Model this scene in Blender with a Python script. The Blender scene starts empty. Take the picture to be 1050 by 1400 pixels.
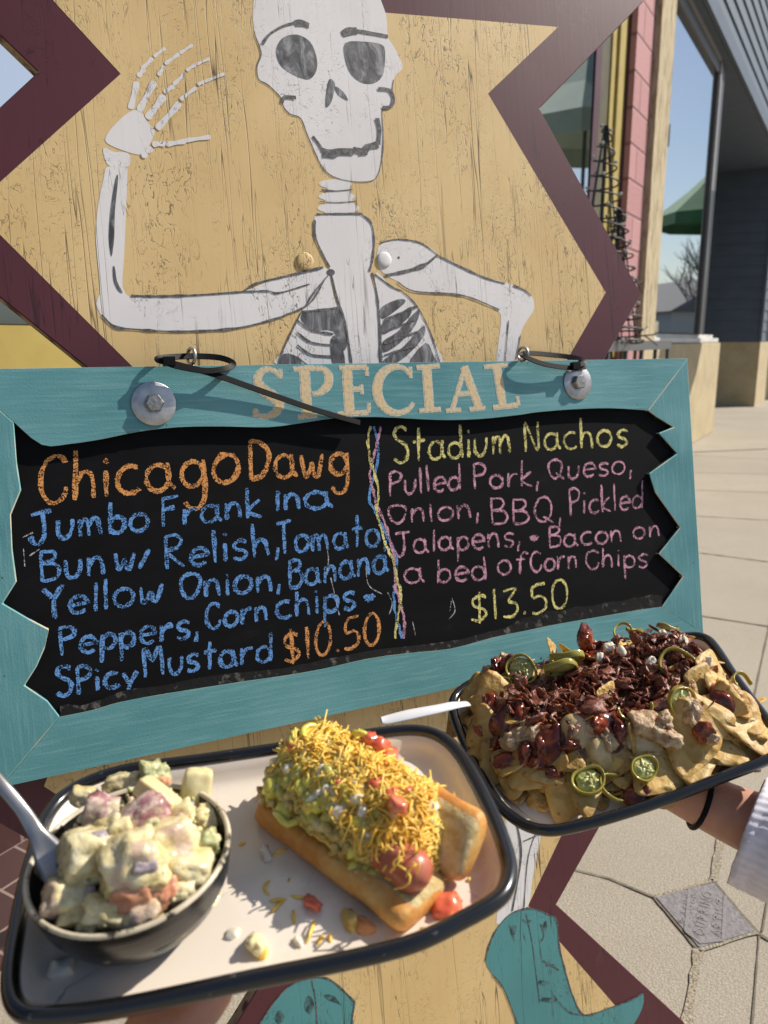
import bpy, bmesh, math, random
from math import sin, cos, pi, radians as rad, sqrt, atan2
from mathutils import Vector as V, Matrix, noise
from mathutils.geometry import tessellate_polygon
random.seed(7)
SC = bpy.context.scene
COL = SC.collection
# ------------------------------------------------------------------ camera
FPX, PITCH = 1100.0, rad(12.06)
HCAM = 1.10
cd = bpy.data.cameras.new('camera'); cam = bpy.data.objects.new('camera', cd); COL.objects.link(cam)
cam.location = (0, 0, HCAM); cam.rotation_euler = (pi/2-PITCH, 0, 0)
cd.sensor_fit = 'VERTICAL'; cd.sensor_height = 36; cd.lens = 36*FPX/1400
cd.clip_start = .01; cd.clip_end = 2000
cd.dof.use_dof = True; cd.dof.focus_distance = .80; cd.dof.aperture_fstop = cd.lens/3.0
SC.camera = cam
# ------------------------------------------------------------------ sky, sun, exposure
SUN = V((.70, .20, .68)).normalized()
w = bpy.data.worlds.new('World'); SC.world = w; w.use_nodes = True
nt = w.node_tree; bg = nt.nodes['Background']; sky = nt.nodes.new('ShaderNodeTexSky')
sky.sky_type = 'NISHITA'; sky.sun_disc = False
sky.sun_elevation = math.asin(SUN.z); sky.sun_rotation = atan2(SUN.x, SUN.y)
nt.links.new(sky.outputs[0], bg.inputs[0]); bg.inputs[1].default_value = .09
sl = bpy.data.lights.new('sun', 'SUN'); sl.energy = 4.6; sl.angle = rad(.5); sl.color = (1, .93, .82)
so = bpy.data.objects.new('sun', sl); COL.objects.link(so); so.location = (5, 2, 8)
so.rotation_euler = SUN.to_track_quat('Z', 'Y').to_euler()
SC.view_settings.view_transform = 'Standard'; SC.view_settings.look = 'None'
SC.view_settings.exposure = .36; SC.view_settings.gamma = 1
SC.cycles.max_bounces = 8; SC.cycles.caustics_reflective = False; SC.cycles.caustics_refractive = False

# ------------------------------------------------------------------ pixel -> world
CO = V((0, 0, HCAM)); CF = V((0, cos(PITCH), -sin(PITCH))); CU = V((0, sin(PITCH), cos(PITCH))); CX = V((1, 0, 0))
def ray(u, v): return CF + CX*((u-525)/FPX) + CU*((700-v)/FPX)
def atd(u, v, d): return CO + ray(u, v)*d
class Fr:
    def __init__(s, O, ex, ey, ez): s.O, s.ex, s.ey, s.ez = V(O), V(ex).normalized(), V(ey).normalized(), V(ez).normalized()
    def M(s):
        m = Matrix((s.ex, s.ey, s.ez)).transposed().to_4x4(); m.translation = s.O; return m
    def loc(s, P): d = P-s.O; return V((d.dot(s.ex), d.dot(s.ey), d.dot(s.ez)))
    def wor(s, l): return s.O + s.ex*l[0] + s.ey*l[1] + s.ez*l[2]
    def hit(s, u, v, c=0):
        r = ray(u, v); t = ((s.O-CO).dot(s.ez)+c)/r.dot(s.ez); return s.loc(CO+r*t)
def ground(u, v, z=0): r = ray(u, v); t = (z-HCAM)/r.z; return CO+r*t

# ------------------------------------------------------------------ object helpers
def tag(o, label=None, cat=None, group=None, kind=None):
    if label: o['label'] = label
    if cat: o['category'] = cat
    if group: o['group'] = group
    if kind: o['kind'] = kind
    return o
def empty(name, M, label, cat, group=None):
    o = bpy.data.objects.new(name, None); COL.objects.link(o); o.matrix_world = M; o.empty_display_size = .02
    return tag(o, label, cat, group)
def link(name, me, mats, parent=None, smooth=False, M=None):
    for m in (mats if isinstance(mats, (list, tuple)) else [mats]): me.materials.append(m)
    if smooth:
        for p in me.polygons: p.use_smooth = True
    o = bpy.data.objects.new(name, me); COL.objects.link(o)
    if parent: o.parent = parent
    if M is not None: o.matrix_world = M
    return o
class MB:
    def __init__(s): s.v, s.f, s.m = [], [], []
    def add(s, vs, fs, mi=0):
        n = len(s.v); s.v += [V(a) for a in vs]; s.f += [tuple(i+n for i in f) for f in fs]; s.m += [mi]*len(fs); return s
    def box(s, a, b, mi=0):
        x0, y0, z0 = a; x1, y1, z1 = b
        return s.add([(x0,y0,z0),(x1,y0,z0),(x1,y1,z0),(x0,y1,z0),(x0,y0,z1),(x1,y0,z1),(x1,y1,z1),(x0,y1,z1)],
                     [(3,2,1,0),(4,5,6,7),(0,1,5,4),(1,2,6,5),(2,3,7,6),(3,0,4,7)], mi)
    def tube(s, pts, r, n=8, closed=False, mi=0, caps=True):
        pts = [V(p) for p in pts]; N = len(pts); vs = []; up = None
        rr = r if isinstance(r, (list, tuple)) else [r]*N
        for i, p in enumerate(pts):
            t = (pts[(i+1) % N]-pts[i-1]) if closed else (pts[min(i+1, N-1)]-pts[max(i-1, 0)])
            if t.length < 1e-9: t = V((0, 0, 1))
            t.normalize()
            if up is None: up = t.orthogonal()
            up = (up-t*up.dot(t))
            if up.length < 1e-6: up = t.orthogonal()
            up.normalize(); b = t.cross(up)
            for k in range(n):
                a = 2*pi*k/n; vs.append(p+(up*cos(a)+b*sin(a))*rr[i])
        fs = []
        for i in range(N if closed else N-1):
            for k in range(n):
                j = (i+1) % N; fs.append((i*n+k, i*n+(k+1) % n, j*n+(k+1) % n, j*n+k))
        if not closed and caps: fs += [tuple(range(n-1, -1, -1)), tuple((N-1)*n+k for k in range(n))]
        return s.add(vs, fs, mi)
    def lathe(s, prof, n=32, O=(0,0,0), mi=0, wob=0):
        vs = []; O = V(O)
        for (r, z) in prof:
            for k in range(n):
                a = 2*pi*k/n; q = r*(1+wob*sin(3*a+1)); vs.append(O+V((q*cos(a), q*sin(a), z)))
        fs = [(i*n+k, i*n+(k+1) % n, (i+1)*n+(k+1) % n, (i+1)*n+k) for i in range(len(prof)-1) for k in range(n)]
        return s.add(vs, fs, mi)
    def prism(s, poly, z0, z1, mi=0, mside=None):
        n = len(poly); tri = tessellate_polygon([[V((p[0], p[1], 0)) for p in poly]])
        A = sum(poly[i-1][0]*poly[i][1]-poly[i][0]*poly[i-1][1] for i in range(n))
        top = []
        for t in tri:
            a, b, c = [poly[i] for i in t]
            top.append(t if (b[0]-a[0])*(c[1]-a[1])-(b[1]-a[1])*(c[0]-a[0]) > 0 else t[::-1])
        vs = [(p[0], p[1], z1) for p in poly]
        if z0 is None: return s.add(vs, [tuple(t) for t in top], mi)
        vs += [(p[0], p[1], z0) for p in poly]
        s.add(vs, [tuple(t) for t in top]+[tuple(i+n for i in t[::-1]) for t in top], mi)
        n0 = len(s.v)-2*n
        for i in range(n):
            j = (i+1) % n; q = (n0+i, n0+i+n, n0+j+n, n0+j)
            s.f.append(q if A > 0 else q[::-1]); s.m.append(mi if mside is None else mside)
        return s
    def ribbon(s, pts, ws, z, mi=0):
        pts = [V((p[0], p[1])) for p in pts]; N = len(pts)
        ws = ws if isinstance(ws, (list, tuple)) else [ws]*N
        vs = []
        for i, p in enumerate(pts):
            t = pts[min(i+1, N-1)]-pts[max(i-1, 0)]
            if t.length < 1e-9: t = V((1, 0))
            t.normalize(); q = V((-t.y, t.x))*ws[i]*.5
            vs += [(p.x+q.x, p.y+q.y, z), (p.x-q.x, p.y-q.y, z)]
        return s.add(vs, [(2*i, 2*i+1, 2*i+3, 2*i+2) for i in range(N-1)], mi)
    def mesh(s, name):
        me = bpy.data.meshes.new(name); me.from_pydata([tuple(a) for a in s.v], [], s.f)
        for p, m in zip(me.polygons, s.m): p.material_index = m
        me.update(); return me
    def obj(s, name, mats, parent=None, smooth=False, M=None): return link(name, s.mesh(name), mats, parent, smooth, M)
def thing_mesh(mb, name, mats, label, cat, group=None, smooth=False, frame=None, kind=None):
    """one-mesh thing: verts given in `frame` (or world); origin at the middle of its base"""
    xs = [v.x for v in mb.v]; ys = [v.y for v in mb.v]; zs = [v.z for v in mb.v]
    c = V(((min(xs)+max(xs))/2, (min(ys)+max(ys))/2, min(zs)))
    mb.v = [v-c for v in mb.v]
    M = Matrix.Translation(c)
    if frame is not None: M = frame.M() @ M
    o = mb.obj(name, mats, None, smooth, M); return tag(o, label, cat, group, kind)
def shade_auto(o, ang=40):
    m = o.modifiers.new('n', 'EDGE_SPLIT'); m.split_angle = rad(ang); m.use_edge_sharp = False
    for p in o.data.polygons: p.use_smooth = True
    return o
def bevel(o, wd, seg=2, mat=-1):
    b = o.modifiers.new('b', 'BEVEL'); b.width = wd; b.segments = seg; b.limit_method = 'ANGLE'; b.angle_limit = rad(50)
    if mat >= 0: b.material = mat
    return o
def subd(pts, it=3, closed=False):
    """Catmull-Rom resample"""
    pts = [V(p) for p in pts]; N = len(pts); out = []
    for i in range(N if closed else N-1):
        if closed: a, b, c, d = pts[i-1], pts[i], pts[(i+1) % N], pts[(i+2) % N]
        else: a, b, c, d = pts[max(i-1, 0)], pts[i], pts[i+1], pts[min(i+2, N-1)]
        for k in range(it):
            t = k/it
            out.append(.5*((2*b)+(c-a)*t+(2*a-5*b+4*c-d)*t*t+(3*b-a-3*c+d)*t**3))
    if not closed: out.append(pts[-1])
    return out

# ------------------------------------------------------------------ materials
class NT:
    def __init__(s, name):
        s.m = bpy.data.materials.new(name); s.m.use_nodes = True; s.t = s.m.node_tree; s.b = s.t.nodes['Principled BSDF']
        s.co = s.n('ShaderNodeTexCoord').outputs['Object']
    def n(s, ty, **k):
        x = s.t.nodes.new(ty)
        for a, b in k.items(): setattr(x, a, b)
        return x
    def l(s, a, b): s.t.links.new(a, b)
    def inp(s, sock, val):
        if isinstance(val, bpy.types.NodeSocket): s.l(val, sock)
        else: sock.default_value = val
    def map(s, sc, co=None, rot=(0,0,0)):
        x = s.n('ShaderNodeMapping'); s.l(co or s.co, x.inputs[0]); x.inputs['Scale'].default_value = sc if isinstance(sc, (tuple, list)) else (sc,)*3
        x.inputs['Rotation'].default_value = rot; return x.outputs[0]
    def noise(s, sc, detail=3, rough=.55, co=None, dist=0):
        x = s.n('ShaderNodeTexNoise'); s.l(s.map(sc, co), x.inputs['Vector']); x.inputs['Scale'].default_value = 1
        x.inputs['Detail'].default_value = detail; x.inputs['Roughness'].default_value = rough; x.inputs['Distortion'].default_value = dist; return x.outputs['Fac']
    def vor(s, sc, feature='F1', out='Distance', co=None):
        x = s.n('ShaderNodeTexVoronoi'); x.feature = feature; s.l(s.map(sc, co), x.inputs['Vector']); x.inputs['Scale'].default_value = 1; return x.outputs[out]
    def ramp(s, fac, stops):
        x = s.n('ShaderNodeValToRGB'); s.l(fac, x.inputs[0]); e = x.color_ramp.elements
        while len(e) < len(stops): e.new(.5)
        for el, (p, c) in zip(e, stops):
            el.position = p; el.color = (c, c, c, 1) if isinstance(c, (int, float)) else (*c, 1)
        return x.outputs[0]
    def math(s, op, a, b=0, c=0):
        x = s.n('ShaderNodeMath', operation=op); s.inp(x.inputs[0], a); s.inp(x.inputs[1], b); s.inp(x.inputs[2], c); return x.outputs[0]
    def mix(s, f, a, b):
        x = s.n('ShaderNodeMix', data_type='RGBA'); s.inp(x.inputs[0], f)
        s.inp(x.inputs[6], (*a, 1) if isinstance(a, tuple) else a); s.inp(x.inputs[7], (*b, 1) if isinstance(b, tuple) else b); return x.outputs[2]
    def set(s, **k):
        nm = dict(color='Base Color', rough='Roughness', metal='Metallic', spec='Specular IOR Level', coat='Coat Weight', coatr='Coat Roughness', sss='Subsurface Weight', tr='Transmission Weight', ior='IOR')
        for a, v in k.items(): s.inp(s.b.inputs[nm[a]], (*v, 1) if isinstance(v, tuple) and len(v) == 3 else v)
        return s
    def sss(s, wt, rad_, scale):
        s.b.inputs['Subsurface Weight'].default_value = wt; s.b.inputs['Subsurface Radius'].default_value = rad_; s.b.inputs['Subsurface Scale'].default_value = scale; return s
    def bump(s, h, strength=.5, dist=.001):
        x = s.n('ShaderNodeBump'); x.inputs['Strength'].default_value = strength; x.inputs['Distance'].default_value = dist
        s.l(h, x.inputs['Height'])
        if s.b.inputs['Normal'].is_linked: s.l(s.b.inputs['Normal'].links[0].from_socket, x.inputs['Normal'])
        s.l(x.outputs[0], s.b.inputs['Normal']); return s
def mat(name, c1, c2=None, sc=100, rough=.5, bump=0, bsc=None, bd=.001, lo=.35, hi=.65, **k):
    t = NT(name)
    if c2: t.set(color=t.ramp(t.noise(sc, 4), [(lo, c1), (hi, c2)]))
    else: t.set(color=c1)
    t.set(rough=rough, **k)
    if bump: t.bump(t.noise(bsc or sc, 4), bump, bd)
    return t
def srgb(r, g, b):
    f = lambda c: (c/255/12.92) if c <= 10 else ((c/255+.055)/1.055)**2.4
    return (f(r), f(g), f(b))

def crack_paint(name, col, col2, depth=.7, rough=.55, density=1.0, dark=(.05, .033, .02)):
    t = NT(name)
    grain = t.noise((140, 5, 30), 5, .6, dist=.3)
    base = t.ramp(t.noise((9, 6, 9), 4), [(.3, col2), (.62, col)])
    base = t.mix(t.math('MULTIPLY', t.ramp(grain, [(.45, 0.), (.8, 1.)]), .25), base, col2)
    base = t.mix(t.math('MULTIPLY', t.ramp(t.noise((7, 4, 5), 5, .75), [(.60, 0.), (.74, 1.)]), .22), base, (.22, .18, .14))
    def checks(sx, sy, wd, mx, my, lo, hi, seed, dist):
        co = t.map(1); ad = t.n('ShaderNodeVectorMath', operation='ADD'); t.l(co, ad.inputs[0]); ad.inputs[1].default_value = (seed, seed*.7, 0)
        l_ = t.ramp(t.math('ABSOLUTE', t.math('SUBTRACT', t.noise((sx, sy, 20), 3, .5, ad.outputs[0], dist), .5)), [(.0, 1.), (wd, 0.)])
        return t.math('MULTIPLY', l_, t.ramp(t.noise((mx, my, 9), 3, .6, ad.outputs[0]), [(lo-.05*density, 0.), (hi, 1.)]))
    k1 = checks(34, .9, .0055, 16, 2.2, .50, .55, 0, .12)
    k2 = checks(70, 3.0, .007, 24, 5, .56, .60, 3.7, .3)
    k3 = t.math('MULTIPLY', checks(110, 42, .020, 13, 6, .55, .62, 8.1, .9), 1.)
    k4 = t.math('MULTIPLY', checks(55, 95, .011, 14, 7, .56, .63, 5.3, 1.0), .9)
    cr = t.math('MAXIMUM', t.math('MAXIMUM', k1, k2), t.math('MAXIMUM', k3, k4))
    t.set(color=t.mix(t.math('MULTIPLY', cr, .9), base, dark), rough=rough, spec=.35)
    h = t.math('SUBTRACT', t.math('MULTIPLY', grain, .25), t.math('MULTIPLY', cr, depth))
    t.bump(h, .4, .0009)
    return t.m

def teal_paint(name, c1, c2, ax):
    t = NT(name); s1 = (12, 240, 60) if ax == 0 else (240, 12, 60)
    g = t.noise(s1, 5, .65); big = t.noise((5, 9, 5), 3)
    c = t.ramp(big, [(.3, c2), (.7, c1)])
    c = t.mix(t.math('MULTIPLY', t.ramp(g, [(.5, 0.), (.72, 1.)]), .42), c, (c1[0]*1.9+.02, c1[1]*1.35, c1[2]*1.3))
    spk = t.ramp(t.vor(55), [(.0, 1.), (.045, 1.), (.075, 0.)])
    c = t.mix(t.math('MULTIPLY', spk, t.ramp(t.noise(14), [(.55, 0.), (.6, .8)])), c, (.03, .05, .05))
    t.set(color=c, rough=t.ramp(big, [(.3, .38), (.7, .52)]), spec=.5)
    t.bump(t.math('ADD', t.math('MULTIPLY', g, .8), t.math('MULTIPLY', t.noise(420, 2), .5)), .45, .0009)
    return t.m

def chalk(name, col):
    t = NT(name); g = t.noise(780, 2, .6); g2 = t.noise(110, 2)
    f = t.ramp(t.math('ADD', t.math('MULTIPLY', g, .7), t.math('MULTIPLY', g2, .3)), [(.43, 0.), (.53, 1.)])
    t.set(color=t.mix(f, (.006, .006, .008), col), rough=.95, spec=.1); return t.m

MAT = {}
yel, yel2 = (.72, .515, .245), (.64, .44, .19)
MAT['yellow'] = crack_paint('yellow_weathered_paint', yel, yel2, density=1.8, depth=.9)
MAT['burg'] = crack_paint('burgundy_paint', (.098, .026, .034), (.082, .021, .028), density=-.6, depth=.06, rough=.42, dark=(.03, .012, .014))
MAT['bone'] = crack_paint('white_bone_paint', (.77, .74, .735), (.69, .66, .655), density=.7, depth=.6)
MAT['bootmark'] = mat('dark_teal_mark', (.02, .045, .05), (.07, .17, .18), 110, .6, lo=.42, hi=.58).m
MAT['boot'] = crack_paint('teal_boot_paint', (.085, .27, .275), (.07, .225, .235), density=1.3, depth=.9)
t = NT('charcoal_wash'); t.set(color=t.ramp(t.noise((60, 26, 40), 4, .7, dist=1.5), [(.36, (.03, .03, .035)), (.52, (.11, .11, .12)), (.66, (.30, .30, .31))]), rough=.6); MAT['wash'] = t.m
t = NT('ink_line'); t.set(color=t.ramp(t.noise(300, 3), [(.4, (.045, .042, .045)), (.62, (.16, .155, .15))]), rough=.6); MAT['ink'] = t.m
MAT['teal_h'] = teal_paint('teal_paint_horizontal', (.135, .335, .360), (.066, .225, .245), 0)
MAT['teal_v'] = teal_paint('teal_paint_upright', (.120, .315, .340), (.062, .210, .232), 1)
MAT['edge'] = mat('worn_bare_edge', (.16, .42, .42), (.62, .55, .40), 22, .6, lo=.42, hi=.60).m
MAT['rim_black'] = mat('scuffed_black_edge', (.005, .005, .0055), (.10, .095, .085), 95, .85, bump=.6, bsc=120, bd=.002, lo=.58, hi=.74, spec=.15).m
t = NT('chalkboard_black'); d = t.noise((14, 30, 10), 4, .65)
t.set(color=t.ramp(d, [(.38, (.0032, .0032, .0042)), (.66, (.0055, .0055, .007)), (.82, (.016, .016, .018))]), rough=.75, spec=.12); t.bump(t.noise(300, 3), .15, .0006); MAT['board'] = t.m
for nm, c in dict(orange=(.74, .33, .11), blue=(.15, .34, .70), yellow=(.80, .72, .27), pink=(.68, .35, .46), white=(.5, .5, .5)).items(): MAT['ch_'+nm] = chalk('chalk_'+nm, c)
MAT['cream_letter'] = mat('cream_lettering', (.68, .49, .27), (.36, .42, .33), 260, .65, bump=.3, lo=.5, hi=.68).m
MAT['cream_outline'] = mat('cream_lettering_outline', (.62, .55, .45), (.22, .36, .36), 300, .7, lo=.45, hi=.62).m
MAT['steel'] = mat('galvanised_steel', (.55, .53, .52), (.40, .38, .38), 90, .42, bump=.25, metal=1.).m
MAT['bolt'] = mat('bolt_zinc', (.42, .40, .37), (.26, .24, .22), 260, .42, bump=.5, metal=1.).m
MAT['ziptie'] = mat('black_nylon', (.004, .004, .0045), rough=.5, spec=.12).m
MAT['spoon'] = mat('brushed_spoon', (.40, .38, .36), (.30, .285, .27), 40, .30, metal=1.).m

# ================================================================== SIGN + BOARD FRAMES
az = rad(64.04); lean = rad(10.3)
EX = V((sin(az), cos(az), 0)); NH = V((cos(az), -sin(az), 0))
NB = NH*cos(lean)+V((0, 0, 1))*sin(lean); EY = NB.cross(EX)
BF = Fr(atd(940, 490, 1.15), EX, EY, NB)          # front face of the teal frame
T_FR = .007                                       # frame stock in front of chalk panel
SG = Fr(BF.O-NB*.024, EX, EY, NB)                 # painted face of the sign
def P2(fr, pts, c=0, sc=1., ox=0, oy=0):
    out = []
    for p in pts:
        l = fr.hit(p[0]/sc+ox, p[1]/sc+oy, c); out.append((l.x, l.y))
    return out
def c1(pts): return [(x/2.625, y/2.625) for x, y in pts]
def c2(pts): return [(x/2.625+330, y/2.625) for x, y in pts]
def c4(pts): return [(x/2.625+650, y/2.625+1050) for x, y in pts]
def c5(pts): return [(x/2.625+300, y/2.625+1200) for x, y in pts]

# ------------------------------------------------------------------ ground frame
base_pt = SG.hit(945, 1440)
GZ = SG.wor(base_pt).z                             # lowest point of the sign = pavement level
# everything is built with the pavement at z = GZ
def gnd(u, v, z=0): return ground(u, v, GZ+z)
aw = atan2((1183-525)*cos(PITCH), FPX); WD = V((sin(aw), cos(aw), 0)); WN = V((cos(aw), -sin(aw), 0))
WF = Fr(gnd(975, 590), WD, V((0, 0, 1)), WN)        # wall frame: x along, y up, z towards the street
def wx(u, v, o=0): return WF.hit(u, v, o).x
def wy(u, v, o=0): return WF.hit(u, v, o).y

# ================================================================== SETTING
t = NT('pavement_concrete'); g = t.noise(220, 4, .7); big = t.noise(1.3, 4)
pc = t.ramp(big, [(.3, (.39, .35, .285)), (.7, (.47, .425, .35))])
pc = t.mix(t.math('MULTIPLY', t.ramp(t.vor(260), [(.1, 1.), (.42, 0.)]), .35), pc, (.30, .255, .19))
pc = t.mix(t.math('MULTIPLY', t.ramp(t.noise(330, 3, .8), [(.42, 1.), (.56, 0.)]), .55), pc, (.22, .18, .13))
pc = t.mix(t.math('MULTIPLY', t.ramp(t.noise(330, 3, .8), [(.58, 0.), (.70, 1.)]), .5), pc, (.66, .60, .50))
pc = t.mix(t.math('MULTIPLY', t.ramp(t.noise(9, 5, .7), [(.5, 0.), (.75, 1.)]), .30), pc, (.32, .275, .21))
t.set(color=pc, rough=.85, spec=.3); t.bump(g, .9, .003); MAT['pave'] = t.m
MAT['joint'] = mat('gravelly_joint', (.20, .165, .12), (.46, .40, .30), 240, .95, bump=1., bsc=160, bd=.006).m
MAT['joint_d'] = mat('dark_joint', (.12, .10, .075), (.2, .17, .13), 200, .95).m
MAT['asphalt'] = mat('asphalt', (.05, .05, .05), (.075, .072, .07), 60, .9, bump=.4, bd=.004).m
MAT['kerb'] = mat('kerb_concrete', (.34, .31, .26), (.42, .39, .33), 8, .9, bump=.3, bd=.003).m
def WM(z=0): m = WF.M(); return m
m = MB(); m.add([(-400, -400, 0), (400, -400, 0), (400, 400, 0), (-400, 400, 0)], [(0, 1, 2, 3)])
tag(m.obj('road', MAT['asphalt'], M=Matrix.Translation((0, 0, GZ-.14))), kind='structure')
SW = 5.2
m = MB(); m.add([WF.wor(V(p)) for p in [(-40, 0, -6), (-40, 0, SW-.15), (80, 0, SW-.15), (80, 0, -6)]], [(0, 1, 2, 3)])
tag(m.obj('pavement', MAT['pave']), kind='structure')
m = MB().box((-40, -.14, SW-.147), (80, .004, SW)); tag(m.obj('kerb', MAT['kerb'], M=WF.M()), kind='structure')
# joints of the slabs
jm = MB(); jd = MB()
def joint(mb, pts, wd, z=.003):
    q = [gnd(*p) for p in pts]; q2 = []
    for a, b in zip(q[:-1], q[1:]):
        n = max(2, int((b-a).length/.02)) if (b-a).length < 1.5 else 12
        q2 += [a.lerp(b, i/n) for i in range(n)]
    q2.append(q[-1])
    mb.ribbon([(p.x, p.y) for p in q2], [wd*(.75+.5*noise.noise(p*40)) for p in q2], GZ+z)
for pts, wd in (([(976, 1206), (985, 1151), (1002, 1075)], .022), ([(955, 1300), (941, 1385), (934, 1440)], .020), ([(894, 1228), (976, 1205)], .011), ([(955, 1301), (1035, 1276)], .010)):
    joint(jm, pts, wd)
for pts, wd in (([(760, 1180), (789, 1191), (833, 1202), (894, 1228)], .006), ([(976, 1206), (1037, 1278), (1090, 1310)], .008), ([(894, 1228), (955, 1301)], .006),
                ([(1052, 1217), (1042, 1275)], .004), ([(1038, 1280), (1027, 1420)], .004), ([(1053, 850), (1036, 930), (1020, 1010)], .006)):
    joint(jd, pts, wd, .0025)
for a, b in (((930, 622), (1120, 632)), ((935, 646), (1150, 651)), ((940, 670), (1180, 678)), ((940, 705), (1220, 722)), ((940, 754), (1260, 796)), ((930, 838), (1300, 896))):
    joint(jd, [a, b], .012, .0025)
tag(jm.obj('pavement_joints', MAT['joint']), kind='structure'); tag(jd.obj('pavement_cracks', MAT['joint_d']), kind='structure')

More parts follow.
